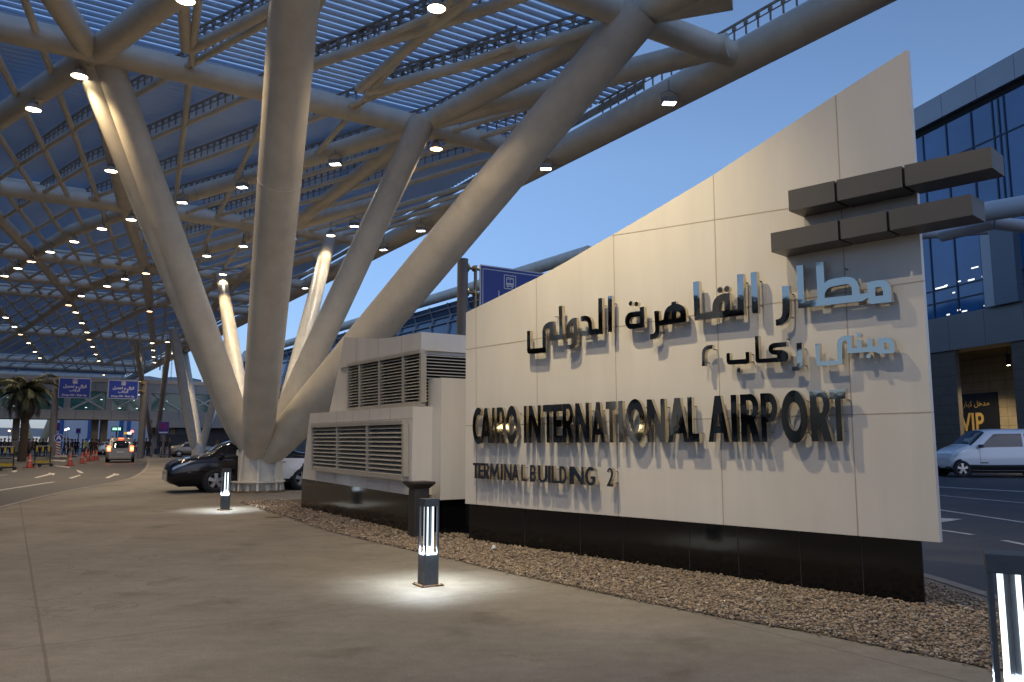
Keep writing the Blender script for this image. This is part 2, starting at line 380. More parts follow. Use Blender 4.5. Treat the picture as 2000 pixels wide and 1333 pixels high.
# ================================================================ THE AIRPORT SIGN
SD = Vector((0.679, -0.734, 0))      # along the sign, towards the right
SN = Vector((-0.734, -0.679, 0))     # out of the sign face
P0 = at_z(1806, 1185, 0)             # plinth corner on the ground
PF = P0 + SN * 0.12                  # face of the panels
LF = PF + SN * 0.115                 # face of the letters
def s_on(u, v, P):                   # photo pixel -> (s, z) in the sign plane
    q = on_plane(u, v, P, SN); return ((q - P).dot(SD), q.z)
sign = thing('airport_sign', 'huge cream wall sign with a rising curved top and polished airport lettering', 'sign', (P0 + SD * -3.5).to_tuple())
outline_px = [(908.5, 984), (1060, 996.5), (1208, 1008.5), (1413, 1025.5), (1620, 1042.5), (1836, 1060), (1772, 97)]
top_px = [(1772, 97), (1632, 185.5), (1510, 265), (1393, 342), (1290, 404), (1198, 458), (1159, 480), (1112, 508), (1048, 543.5), (980, 577), (910, 611)]
ol = [s_on(u, v, PF) for u, v in outline_px[:6]] + [s_on(u, v, PF) for u, v in top_px]
b = MB(); b.prism([ol], PF, SD, UP, SN * -0.06); b.build('cladding_panel', M_PANEL, sign)
# structure behind the panels narrows towards the right end
b = MB()
sl = [(s_on(910, 700, PF)[0] + .05, 0.5), (s_on(1770, 700, PF)[0], 0.12)]
zt0, zt1 = s_on(910, 611, PF)[1] - .15, s_on(1772, 97, PF)[1] - .5
a0, a1 = PF + SD * sl[0][0] + SN * -.062, PF + SD * (sl[1][0]) + SN * -.062
b.hexa([a0 + UP * .6, a1 + UP * .6, a1 + SN * -.02 + UP * .6, a0 + SN * -.8 + UP * .6, a0 + UP * zt0, a1 + UP * zt1, a1 + SN * -.02 + UP * zt1, a0 + SN * -.8 + UP * zt0])
b.build('back_wall', M_PANEL, sign)
# plinth
b = MB(); pl = s_on(916, 1000, P0)[0]; zb = s_on(1806, 1057, P0)[1]
a0, a1 = P0 + SD * pl, P0 + SD * 0.0
b.hexa([a0 - UP * .1, a1 - UP * .1, a1 + SN * -.03 - UP * .1, a0 + SN * -.75 - UP * .1, a0 + UP * (zb + .12), a1 + UP * (zb + .06), a1 + SN * -.03 + UP * (zb + .06), a0 + SN * -.75 + UP * (zb + .12)])
b.build('plinth', M_GRANITE, sign)
for u in (1025, 1133, 1216, 1345, 1440, 1560, 1680):
    b = MB(); s = s_on(u, 1020, P0)[0]; b.box(P0 + SD * s + SN * .001 + UP * .30, (.006, .004, .56), (SD, SN, UP))
    b.build('plinth_joint', mat('granite_joint', (0.04, 0.038, 0.035), 0.6), sign)
# panel joints
b = MB()
def jl(u0, v0, u1, v1, wd=.010):
    q0, q1 = s_on(u0, v0, PF), s_on(u1, v1, PF)
    A, B = PF + SD * q0[0] + UP * (q0[1] - PF.z), PF + SD * q1[0] + UP * (q1[1] - PF.z)
    A.z, B.z = q0[1], q1[1]
    d = (B - A).normalized(); q = d.cross(SN) * wd / 2; o = SN * .002
    b.hexa([A - q, B - q, B + q, A + q, A - q + o, B - q + o, B + q + o, A + q + o])
for (ut, vt), (ub, vb) in (((929.5, 601.5), (931, 985.8)), ((1047.5, 544), (1051, 995.8)), ((1198, 458.5), (1208, 1008.3)), ((1393, 342.6), (1413, 1025.2)), ((1632, 186.2), (1676, 1047))):
    jl(ut, vt, ub, vb)
for v0, v1, ul, ur in ((683, 548.5, 909.5, 1806.5), (832.3, 805.3, 909, 1824.5)):
    jl(ul, v0, ur, v1)
jl(1196, 460.5, 1540, 407.5)   # upper horizontal joint, up to the bars
b.build('panel_joint', M_JOINT, sign)
# ---- the two dark bars that run past the right end
def bar(tl, bl, tr, br, joints, proud=.30, back=-.32):
    PB = PF + SN * proud
    q = [s_on(*tl, PB), s_on(*bl, PB), s_on(*br, PB), s_on(*tr, PB)]
    bb = MB()
    js = [q[0][0]] + [s_on(*j, PB)[0] for j in joints] + [q[3][0]]
    def zz(s, a, c): t = (s - a[0]) / (c[0] - a[0]); return a[1] + (c[1] - a[1]) * t
    for i in range(len(js) - 1):
        sa, sb = js[i] + (.012 if i else 0), js[i + 1] - (.012 if i < len(js) - 2 else 0)
        A = lambda s, z, o: Vector((PB + SD * s + SN * o).to_tuple()[:2] + (z,))
        bb.hexa([A(sa, zz(sa, q[1], q[2]), 0), A(sb, zz(sb, q[1], q[2]), 0), A(sb, zz(sb, q[1], q[2]), back), A(sa, zz(sa, q[1], q[2]), back),
                 A(sa, zz(sa, q[0], q[3]), 0), A(sb, zz(sb, q[0], q[3]), 0), A(sb, zz(sb, q[0], q[3]), back), A(sa, zz(sa, q[0], q[3]), back)])
    o = bb.build('bronze_bar', M_BRONZE, sign)
    cb = MB(); s0, s1 = js[0] + .03, js[-1] - .03
    A = lambda s, z, o: Vector((PB + SD * s + SN * o).to_tuple()[:2] + (z,))
    cb.hexa([A(s0, zz(s0, q[1], q[2]) + .02, -.02), A(s1, zz(s1, q[1], q[2]) + .02, -.02), A(s1, zz(s1, q[1], q[2]) + .02, back + .02), A(s0, zz(s0, q[1], q[2]) + .02, back + .02),
             A(s0, zz(s0, q[0], q[3]) - .02, -.02), A(s1, zz(s1, q[0], q[3]) - .02, -.02), A(s1, zz(s1, q[0], q[3]) - .02, back + .02), A(s0, zz(s0, q[0], q[3]) - .02, back + .02)])
    cb.build('bar_core', M_BLACK, o)
bar((1539, 373), (1541, 413), (1935, 286), (1937, 328), [(1631, 352), (1763, 323)])
bar((1505, 456), (1507, 493), (1897, 379), (1899, 420), [(1638, 430), (1733, 410)])
# ---- lettering
def letter(polys_sz, name, depth=.05):
    bb = MB(); bb.prism(polys_sz, Vector((LF.x, LF.y, 0)), SD, UP, SN * -depth)
    # faces are mirror-polished, returns are brushed
    bb.m = [1 if len(f) == 4 else 0 for f in bb.f]
    # stand-off pins
    pts = polys_sz[0]; xs = [p[0] for p in pts]; zs = [p[1] for p in pts]
    o = bb.build(name, [M_MIRROR, M_LSIDE], sign, rec=False)
    return o
def pins(polys_sz, depth=.05):
    pass
def arab(px, org, sc, holes=(), dots=(), name='letter'):
    cv = lambda q: s_on(org[0] + q[0] / sc, org[1] + q[1] / sc, LF)
    letter([[cv(q) for q in px]] + [[cv(q) for q in h] for h in holes], name)
    for (cx, cy, r) in dots:
        c = cv((cx, cy)); c2 = cv((cx, cy - r)); rr = abs(c2[1] - c[1])
        letter([[(c[0] + rr * math.cos(t * math.pi / 10), c[1] + rr * math.sin(t * math.pi / 10)) for t in range(20)]], 'letter_dot')
def smooth_poly(pts, it=1): return pts
Z1, Z2, Z3, Z4, Z5, Z6 = ((1020, 560), 8.885), ((1210, 530), 8.885), ((1340, 510), 8.885), ((1500, 500), 7.692), ((1360, 630), 9.09), ((1560, 630), 9.09)
arab([(1485, 170), (1555, 163), (1558, 787), (1490, 790)], *Z1)
arab([(1317, 208), (1383, 200), (1392, 820), (1012, 862), (1012, 778), (1150, 757), (1150, 690), (1145, 645), (1125, 612), (1090, 600), (1012, 608), (1012, 522), (1070, 510), (1110, 507), (1150, 520), (1180, 550), (1200, 595), (1207, 640), (1212, 742), (1320, 735)], *Z1)
arab([(945, 543), (905, 545), (875, 553), (840, 573), (808, 607), (780, 655), (764, 710), (760, 760), (762, 905), (885, 893), (887, 930), (884, 965), (870, 992), (845, 1007), (820, 1012), (765, 1018), (765, 1097), (830, 1093), (870, 1082), (905, 1058), (930, 1022), (943, 980), (947, 930)], *Z1, holes=[[(887, 640), (862, 645), (843, 665), (830, 695), (824, 740), (824, 805), (888, 797)]])
arab([(633, 340), (693, 333), (697, 918), (470, 938), (468, 745), (460, 712), (445, 702), (430, 708), (415, 730), (408, 765), (408, 1150), (140, 1172), (112, 1168), (92, 1150), (82, 1112), (82, 772), (135, 768), (140, 1082), (350, 1060), (348, 780), (354, 735), (372, 690), (400, 655), (440, 625), (485, 609), (535, 605), (537, 848), (640, 835)], *Z1)
arab([(348, 625), (425, 615), (435, 975), (240, 1005), (185, 1008), (150, 993), (122, 965), (102, 920), (95, 865), (102, 810), (122, 765), (150, 733), (195, 712), (352, 692)], *Z2, holes=[[(355, 785), (240, 798), (205, 812), (180, 838), (170, 870), (172, 900), (182, 918), (357, 905)]], dots=[(190, 563, 40), (290, 570, 40)])
arab([(602, 695), (682, 685), (687, 862), (760, 845), (768, 770), (780, 715), (800, 668), (830, 627), (865, 600), (900, 585), (900, 538), (975, 525), (980, 566), (1030, 572), (1075, 590), (1110, 618), (1138, 655), (1150, 700), (1158, 850), (1150, 872), (1125, 884), (1060, 895), (690, 950), (693, 1040), (685, 1090), (665, 1135), (630, 1168), (580, 1185), (528, 1190), (525, 1098), (570, 1090), (598, 1075), (615, 1045), (618, 1000), (612, 880)], *Z2,
     holes=[[(905, 695), (885, 715), (867, 750), (855, 790), (850, 838), (908, 828)], [(985, 695), (1015, 698), (1040, 717), (1056, 750), (1065, 806), (990, 815)]])
arab([(120, 365), (220, 350), (245, 915), (452, 872), (453, 800), (465, 735), (485, 685), (515, 640), (555, 605), (600, 582), (660, 568), (755, 550), (768, 862), (893, 845), (885, 235), (990, 225), (1005, 940), (145, 1035)], *Z3, holes=[[(660, 695), (625, 705), (600, 725), (582, 760), (575, 805), (578, 882), (666, 868)]], dots=[(585, 505, 52), (705, 487, 52)])
arab([(1118, 203), (1225, 190), (1252, 905), (1148, 912)], *Z3)
arab([(208, 458), (318, 448), (325, 640), (325, 850), (318, 905), (300, 950), (270, 992), (230, 1025), (180, 1045), (120, 1050), (115, 960), (160, 950), (190, 930), (208, 900), (215, 860), (215, 640)], *Z4)
arab([(425, 150), (525, 140), (545, 682), (748, 655), (715, 100), (830, 90), (848, 415), (870, 388), (905, 366), (980, 345), (1150, 318), (1210, 316), (1260, 327), (1305, 352), (1342, 395), (1362, 445), (1370, 490), (1377, 575), (1495, 560), (1492, 402), (1600, 375), (1700, 364), (1750, 368), (1790, 388), (1822, 424), (1842, 475), (1848, 520), (1858, 692), (1560, 724), (1530, 718), (1510, 700), (1500, 630), (1415, 680), (455, 790)], *Z4,
     holes=[[(850, 635), (850, 580), (862, 540), (885, 505), (920, 478), (960, 462), (1180, 422), (1215, 425), (1240, 445), (1253, 475), (1258, 510), (1265, 590)], [(1608, 480), (1670, 465), (1695, 470), (1715, 490), (1727, 530), (1730, 595), (1612, 607)]])
arab([(98, 775), (100, 540), (108, 500), (125, 465), (150, 435), (180, 416), (210, 408), (290, 400), (285, 470), (225, 476), (190, 488), (168, 510), (156, 545), (150, 580), (148, 778)], *Z5)
arab([(535, 550), (590, 545), (600, 670), (875, 650), (870, 530), (935, 525), (940, 690), (930, 715), (905, 733), (880, 738), (590, 752), (560, 742), (543, 720), (535, 680)], *Z5, dots=[(752, 848, 38)])
arab([(1038, 250), (1100, 240), (1118, 650), (1430, 625), (1437, 600), (1430, 578), (1370, 575), (1330, 562), (1300, 535), (1282, 495), (1282, 450), (1298, 412), (1328, 385), (1370, 368), (1590, 348), (1600, 430), (1440, 445), (1385, 452), (1360, 465), (1358, 482), (1380, 494), (1440, 490), (1520, 492), (1575, 510), (1615, 545), (1638, 595), (1635, 645), (1615, 680), (1590, 695), (1200, 720), (1095, 724), (1068, 712), (1055, 685), (1050, 650)], *Z5)
arab([(1775, 370), (1870, 358), (1885, 740), (1878, 785), (1860, 822), (1825, 848), (1780, 860), (1705, 862), (1703, 790), (1745, 787), (1772, 775), (1787, 750), (1790, 720)], *Z5)
arab([(290, 380), (365, 375), (375, 690), (690, 675), (680, 400), (684, 350), (700, 308), (728, 275), (765, 254), (810, 243), (940, 230), (950, 458), (1035, 450), (1028, 315), (1110, 308), (1118, 448), (1220, 440), (1212, 295), (1305, 290), (1312, 425), (1412, 420), (1400, 280), (1560, 265), (1610, 275), (1655, 303), (1685, 345), (1700, 395), (1707, 520), (1690, 540), (1660, 548), (1440, 560), (1330, 522), (860, 552), (855, 320), (815, 327), (790, 343), (776, 370), (770, 410), (775, 745), (360, 778), (335, 768), (318, 745), (310, 700)], *Z6,
     holes=[[(1512, 372), (1560, 365), (1590, 378), (1606, 410), (1608, 468), (1520, 482)]], dots=[(1062, 225, 40), (1240, 600, 40)])
# Latin glyphs in a unit box
def arc(cx, cy, rx, ry, a0, a1, n=14): return [(cx + rx * math.cos(R(a0 + (a1 - a0) * i / n)), cy + ry * math.sin(R(a0 + (a1 - a0) * i / n))) for i in range(n + 1)]
def glyph(ch, s=.3, h=.16):
    if ch == 'I': return [[(0, 0), (1, 0), (1, 1), (0, 1)]]
    if ch == 'T': return [[(.5 - s / 2, 0), (.5 + s / 2, 0), (.5 + s / 2, 1 - h), (1, 1 - h), (1, 1), (0, 1), (0, 1 - h), (.5 - s / 2, 1 - h)]]
    if ch == 'L': return [[(0, 0), (1, 0), (1, h), (s, h), (s, 1), (0, 1)]]
    if ch == 'E': return [[(0, 0), (1, 0), (1, h), (s, h), (s, .5 - h * .45), (.92, .5 - h * .45), (.92, .5 + h * .5), (s, .5 + h * .5), (s, 1 - h), (1, 1 - h), (1, 1), (0, 1)]]
    if ch == 'N': return [[(0, 0), (s * .88, 0), (s * .88, .62), (1 - s, 0), (1, 0), (1, 1), (1 - s * .88, 1), (1 - s * .88, .40), (s, 1), (0, 1)]]
    if ch == 'M': return [[(0, 0), (s * .8, 0), (s * .9, .6), (.5, .1), (1 - s * .9, .6), (1 - s * .8, 0), (1, 0), (.92, 1), (.72, 1), (.5, .5), (.28, 1), (.08, 1)]]
    if ch == 'A': return [[(0, 0), (s * .85, 0), (s * .85 + .05, .19), (1 - s * .85 - .05, .19), (1 - s * .85, 0), (1, 0), (.64, 1), (.36, 1)], [(.42, .34), (.58, .34), (.5, .66)]]
    if ch == 'O': return [arc(.5, .5, .5, .53, 0, 360, 40)[:-1], arc(.5, .5, .25, .29, 0, 360, 32)[:-1]]
    if ch == 'C': return [arc(.62, .5, .62, .53, 58, 302, 26) + arc(.66, .5, .34, .32, 292, 68, 22)]
    if ch == 'G': return [arc(.5, .5, .5, .52, 48, 320, 26) + [(.95, .04), (.95, .5), (.5, .5), (.5, .36), (.66, .36), (.66, .2)] + arc(.5, .5, .24, .34, 295, 55, 18)]
    if ch == 'D': return [[(0, 0), (.45, 0)] + arc(.45, .5, .55, .5, -85, 85, 18) + [(.45, 1), (0, 1)], [(s, h)] + arc(.45, .5, .27, .5 - h, -90, 90, 14) + [(s, 1 - h)]]
    if ch == 'U': return [[(0, 1)] + arc(.5, .36, .5, .37, 180, 360, 18) + [(1, 1), (1 - s, 1)] + arc(.5, .38, .5 - s, .24, 360, 180, 14) + [(s, 1)]]
    bowl = lambda y0, y1, x: arc(x, (y0 + y1) / 2, 1 - x, (y1 - y0) / 2, -90, 90, 12)
    if ch == 'P': return [[(0, 0), (s, 0), (s, .40)] + bowl(.40, 1, .5) + [(0, 1)], [(s, .40 + h)] + arc(.5, .70, .18, .3 - h, -90, 90, 10) + [(s, 1 - h)]]
    if ch == 'R': return [[(0, 0), (s, 0), (s, .36), (.42, .36), (1 - s * 1.15, 0), (1, 0), (.72, .47)] + arc(.55, .72, .40, .28, -60, 90, 11) + [(0, 1)], [(s, .56)] + arc(.5, .715, .16, .155, -90, 90, 10) + [(s, .87)]]
    if ch == 'B': return [[(0, 0), (.5, 0)] + arc(.5, .27, .5, .27, -80, 70, 10) + arc(.5, .75, .44, .25, -60, 90, 10) + [(0, 1)], [(s, h)] + arc(.5, .28, .2, .28 - h, -90, 90, 8) + [(s, .56 - h)], [(s, .58)] + arc(.5, .73, .16, .15, -90, 90, 8) + [(s, .88)]]
    if ch == '2': return [[(0, 0), (.95, 0), (1, .22), (.86, .13), (.42, .13), (.82, .46)] + arc(.5, .70, .46, .30, -15, 158, 16) + [(.22, .74)] + arc(.45, .74, .2, .17, 170, 0, 10) + [(.58, .52), (0, .06)]]
def latin(ch, u0, u1, vb, vt, s=.3, h=.17):
    sa, z0 = s_on(u0, vb, LF); sb, _ = s_on(u1, vb, LF)
    z1 = s_on((u0 + u1) / 2, vt, LF)[1]; z0 = s_on((u0 + u1) / 2, vb, LF)[1]
    letter([[(sa + (sb - sa) * x, z0 + (z1 - z0) * y) for x, y in pl] for pl in glyph(ch, s, h)], 'letter')
top = lambda u: 798 + (760 - 798) * (u - 940) / 715.0
bot = lambda u: 865.8 - 3.3 * (u - 925) / 730.0
for ch, a, c, s in (('C', 922.6, 940.5, .3), ('A', 938, 959, .32), ('I', 960.6, 965.4, 1), ('R', 970, 985.6, .34), ('O', 988, 1010.2, .3),
                 ('I', 1023, 1028, 1), ('N', 1033, 1056, .27), ('T', 1060.8, 1080, .3), ('E', 1080.8, 1097.5, .38), ('R', 1099, 1120.5, .34), ('N', 1124, 1151, .28), ('A', 1155.5, 1181.5, .3), ('T', 1184, 1204, .34), ('I', 1209, 1217, 1), ('O', 1222.8, 1260, .3), ('N', 1264.8, 1300, .27), ('A', 1305, 1344.3, .25), ('L', 1344.5, 1366.2, .4),
                 ('A', 1384, 1424.6, .27), ('I', 1429.8, 1440.8, 1), ('R', 1448.4, 1485.6, .32), ('P', 1488.4, 1521, .32), ('O', 1528, 1579.5, .3), ('R', 1585.3, 1626, .33), ('T', 1624.5, 1656.2, .36)):
    latin(ch, a, c, bot((a + c) / 2), top((a + c) / 2), s, .185)
tt = lambda x: 904.3 + (914.5 - 904.3) * (x - 80) / 1700.0
tb = lambda x: 934.5 + (951.0 - 934.5) * (x - 100) / 1680.0
for ch, a, c, s in (('T', 82, 152, .36), ('E', 152, 212, .36), ('R', 214, 284, .32), ('M', 290, 402, .2), ('I', 425, 446, 1), ('N', 465, 556, .24), ('A', 560, 645, .26), ('L', 674, 732, .34),
                    ('B', 780, 855, .3), ('U', 880, 992, .25), ('I', 1004, 1032, 1), ('L', 1046, 1132, .3), ('D', 1140, 1228, .3), ('I', 1262, 1288, 1), ('N', 1292, 1436, .22), ('G', 1455, 1588, .2), ('2', 1720, 1802, .2)):
    latin(ch, 910 + a / 6.25, 910 + c / 6.25, tb((a + c) / 2), tt((a + c) / 2) , s, .15)
# stand-off pins behind the lettering
for o in [c for c in sign.children if c.name.startswith('letter') and 'dot' not in c.name]:
    xs = [v.co for v in o.data.vertices]
    base = Vector(sign.location)
    ss = [(v + base - LF).dot(SD) for v in xs]; zs = [v.z + base.z for v in xs]
    for fz in (.2, .8):
        z = min(zs) + (max(zs) - min(zs)) * fz
        near = sorted(range(len(xs)), key=lambda i: abs(zs[i] - z))[:4]
        s = max(ss[i] for i in near) - .018
        q = Vector((LF.x, LF.y, 0)) + SD * s + UP * z
        b = MB(); b.tube(q + SN * -.05, q + SN * -.117, .006, n=6); b.build('standoff_pin', M_DKSTEEL, o)
# ================================================================ CANOPY
ZC = 10.42                         # axis of the roof tubes
PEDGE = 14.0                       # the free edge, in canopy coordinates
PLEFT = -24.0
def cz(u, v): return at_z(u, v, ZC)
def pe_of(q): return (q.x * PV.x + q.y * PV.y, q.x * EV.x + q.y * EV.y)
N1 = cz(182, 108); N3 = cz(842, 236); N4 = cz(1252, 22); N2 = Vector((-3.45, 11.95, ZC))
canopy = thing('canopy_roof', 'vast white steel tube canopy with blue grey louvres over the forecourt', 'canopy', pe(5, 40, ZC).to_tuple())
rows = [pe_of(N2)[1], pe_of(N1)[1] - .3, pe_of(cz(245, 402))[1], pe_of(cz(285, 523))[1], pe_of(cz(300, 567))[1], pe_of(cz(300, 593))[1], pe_of(cz(174, 655))[1], pe_of(cz(200, 709))[1]]
rows = [-18.0, -6.5, 3.0] + rows + [112.0, 126.0]
def tubepart(name, segs, m=M_STEEL, n=18):
    b = MB()
    for s in segs: b.tube(*s, n=n)
    return b.build(name, m, canopy, rec=False)
# main cross tubes, one mesh each
for i, e in enumerate(rows):
    r = .30 if e < 40 else (.26 if e < 60 else .30)
    b = MB(); b.tube(pe(PLEFT, e, ZC), pe(PEDGE, e, ZC), r, n=24)
    if e < 40:
        for k in range(12): b.tube(pe(PLEFT + 1.3 + k * 3.1, e, ZC), pe(PLEFT + 1.325 + k * 3.1, e, ZC), r * 1.008, n=24)
    # small upstand gutter and clips along the top
    b.tube(pe(PLEFT, e + .34, ZC + .42), pe(PEDGE - .5, e + .34, ZC + .42), .09, n=8)
    if e < 40:
        for k in range(int((PEDGE - PLEFT) / 1.2)): b.box(pe(PLEFT + k * 1.2, e + .34, ZC + .30), (.03, .03, .26), (PV, EV, UP))
    b.build('cross_tube', M_STEEL, canopy, rec=False)
# edge tube with flanged joints
b = MB(); b.tube(pe(PEDGE, -30, ZC), pe(PEDGE, 128, ZC), .42, n=28)
for k in range(14): b.tube(pe(PEDGE, -20 + k * 8.6, ZC), pe(PEDGE, -19.97 + k * 8.6, ZC), .426, n=28)
b.build('edge_tube', M_STEEL, canopy, rec=False)
b = MB(); b.tube(pe(PLEFT, -30, ZC), pe(PLEFT, 128, ZC), .42, n=16); b.build('edge_tube', M_STEEL, canopy, rec=False)
# main diagonal tubes (two families)
def poly(pts, r, name='diagonal_tube'):
    b = MB()
    for a, c in zip(pts[:-1], pts[1:]):
        b.tube(a, c, r, n=20); L = (c - a).length; d = (c - a).normalized()
        for k in range(1, int(L / 2.9)): b.tube(a + d * 2.9 * k, a + d * (2.9 * k + .02), r * 1.008, n=20)
    b.build(name, M_STEEL, canopy, rec=False)
def ext(a, b, t): return a + (b - a) * t
L0 = [cz(0, 230), N1, cz(330, 0)]; L0 = [ext(L0[1], L0[0], 1.5), N1, N2]
LC = [cz(0, 537), cz(63, 499), cz(142, 451), cz(245, 416), cz(485, 348), N3]; LC = [ext(LC[1], LC[0], 1.6)] + LC[1:] + [N4]
LD = [cz(-40, 690), cz(40, 648), cz(123, 590), cz(171, 562), cz(274, 525), cz(473, 468), cz(655, 418), cz(735, 397)]
LE = [cz(91, 708), cz(177, 656), cz(274, 605), cz(393, 568), cz(473, 540), cz(560, 515), cz(620, 498)]
LF_ = [cz(200, 713), cz(313, 668), cz(400, 645)]
for q, r in ((L0, .30), (LC, .27), (LD, .26), (LE, .24), (LF_, .22)): poly(q, r)
GA = [ext(cz(63, 494), cz(0, 428), 2.2), cz(63, 494), cz(137, 582), cz(174, 656), cz(200, 713)]
GB = [ext(cz(40, 648), cz(0, 605), 2.0), cz(40, 648), cz(91, 708)]
GG = [cz(110, 0) + (cz(110, 0) - N1) * .6, N1, cz(245, 405), cz(285, 523), cz(292, 598), cz(299, 660), cz(304, 712)]
GN = [N3, cz(571, 440), cz(452, 562), cz(380, 640), cz(345, 695)]
for q, r in ((GA, .24), (GB, .22), (GG, .27), (GN, .26)): poly(q, r)
# N3 to the edge, N4 to the edge, N2 row
poly([N3, cz(1422, 88)], .28); poly([N4, cz(1430, -10)], .30); poly([N2, N2 + (N2 - N1) * 1.0 + PV * 3], .28)
poly([N4, N4 + (cz(1345, -22) - N4) * 4.0], .3); poly([N2, ext(N2, N1, 0) + Vector((-1.2, -6.0, 0))], .28)
# secondary tubes: three between each pair of main diagonals
def resample(q, n=24):
    L = [0.0]
    for a, c in zip(q[:-1], q[1:]): L.append(L[-1] + (c - a).length)
    out = []
    for i in range(n):
        t = L[-1] * i / (n - 1); k = 0
        while k < len(L) - 2 and L[k + 1] < t: k += 1
        f = (t - L[k]) / max(1e-6, L[k + 1] - L[k]); out.append(q[k].lerp(q[k + 1], f))
    return out
sec = []; secd = []
def between(qa, qb, ks, store):
    A, B = resample(qa), resample(qb)
    for k in ks: 
        ln = [a.lerp(c, k) for a, c in zip(A, B)]; store.append([ln[0], ln[5], ln[11], ln[17], ln[23]])
between(L0, LC[:-1], (.25, .5, .75), secd); between(LC[:-1], LD, (.2, .4, .6, .8), secd); between(LD, LE, (.2, .4, .6, .8), secd)
between(LE, LF_, (.25, .5, .75), secd)
between(GA, GG[1:], (.2, .4, .6, .8), sec); between(GG[1:], GN, (.25, .5, .75), sec); between(GB, GA, (.25, .5, .75), sec)
near = [[cz(520, 156), cz(607, 127), cz(980, 8), cz(1100, -40)], [cz(718, 178), cz(980, 110), cz(1190, 48)], [cz(373, 97), cz(500, 33), cz(600, -20)]]
near2 = [[cz(702, 174), cz(850, 50), cz(913, 0), cz(960, -50)], [cz(363, 95), cz(358, 0), cz(354, -80)], [cz(530, 152), cz(560, 60), cz(600, -70)]]
for q in secd: q[0] = ext(q[1], q[0], 2.2); q[4] = ext(q[3], q[4], 1.4)
for q in sec: q[0] = ext(q[1], q[0], 3.0); q[4] = ext(q[3], q[4], 1.5)
for q in secd:
    b = MB(); b.path(q, .085, n=10); b.build('lattice_tube', M_STEEL, canopy, rec=False)
for q in sec:
    b = MB(); b.path(q, .085, n=10); b.build('lattice_tube', M_STEEL, canopy, rec=False)
for q in near + near2:
    b = MB(); b.path(q, .13, n=14); b.build('lattice_tube', M_STEEL, canopy, rec=False)
# dark ladder rails that carry the louvres, standing on the diagonal tubes
def rail(q, h0=.08, h1=.44, emax=34):
    b = MB()
    for a, c in zip(q[:-1], q[1:]):
        if pe_of((a + c) / 2)[1] > emax: continue
        d = (c - a); L = d.length; d.normalize(); s = Vector((-d.y, d.x, 0))
        off = s * .0
        b.box((a + c) / 2 + UP * h1, (L, .045, .05), (d, s, UP)); b.box((a + c) / 2 + UP * (h1 - .15), (L, .02, .025), (d, s, UP))
        k = int(L / .34)
        for i in range(k):
            p = a + d * (L * (i + .5) / k); b.box(p + UP * ((h0 + h1) / 2), (.035, .03, h1 - h0), (d, s, UP)); b.box(p + UP * (h1 - .09) , (.09, .05, .09), (d, s, UP))
    if b.v: b.build('louvre_rail', M_DKSTEEL, canopy, rec=False)
for q in near[:3] + secd[:6] + [LC]: rail(q)
for q in (L0, near2[0]): rail(q, emax=14)
rail([pe(PEDGE - .62, -25, ZC), pe(PEDGE - .62, 16.5, ZC)], .1, .46, 60)
b = MB(); b.box(pe(PEDGE - .30, 71, ZC + .50), (.04, 112, .22), (PV, EV, UP)); b.build('edge_fascia', M_DKSTEEL, canopy)
# louvre blades running across the canopy
def louvres():
    rowset = rows; b = MB(); pit = .27
    e = -24.0; k = 0
    zt = ZC + .60
    tilt = R(-28); hw = .071
    while e < 127:
        if True:
            hw = .050 if min(abs(e - (r + .30)) for r in rowset) < .135 and e < 22 else (.064 if e < 19.8 else .105)
            c, s = math.cos(tilt) * hw, math.sin(tilt) * hw
            p0, p1 = PLEFT + .3, (PEDGE - .45 if e > 14.5 else PEDGE - 2.0)
            prof = [(-c, -s), (-c * .4, -s * .4 + .018), (c * .4, s * .4 + .018), (c, s), (c * .4, s * .4 - .018), (-c * .4, -s * .4 - .018)]
            A = [pe(p0, e + x, zt + z) for x, z in prof]; B = [pe(p1, e + x, zt + z) for x, z in prof]; n = 6
            b.add(A + B, [(i, (i + 1) % n, n + (i + 1) % n, n + i) for i in range(n)], False)
        e += pit; k += 1
    return b.build('louvre_blades', M_SLAT, canopy)
louvres()
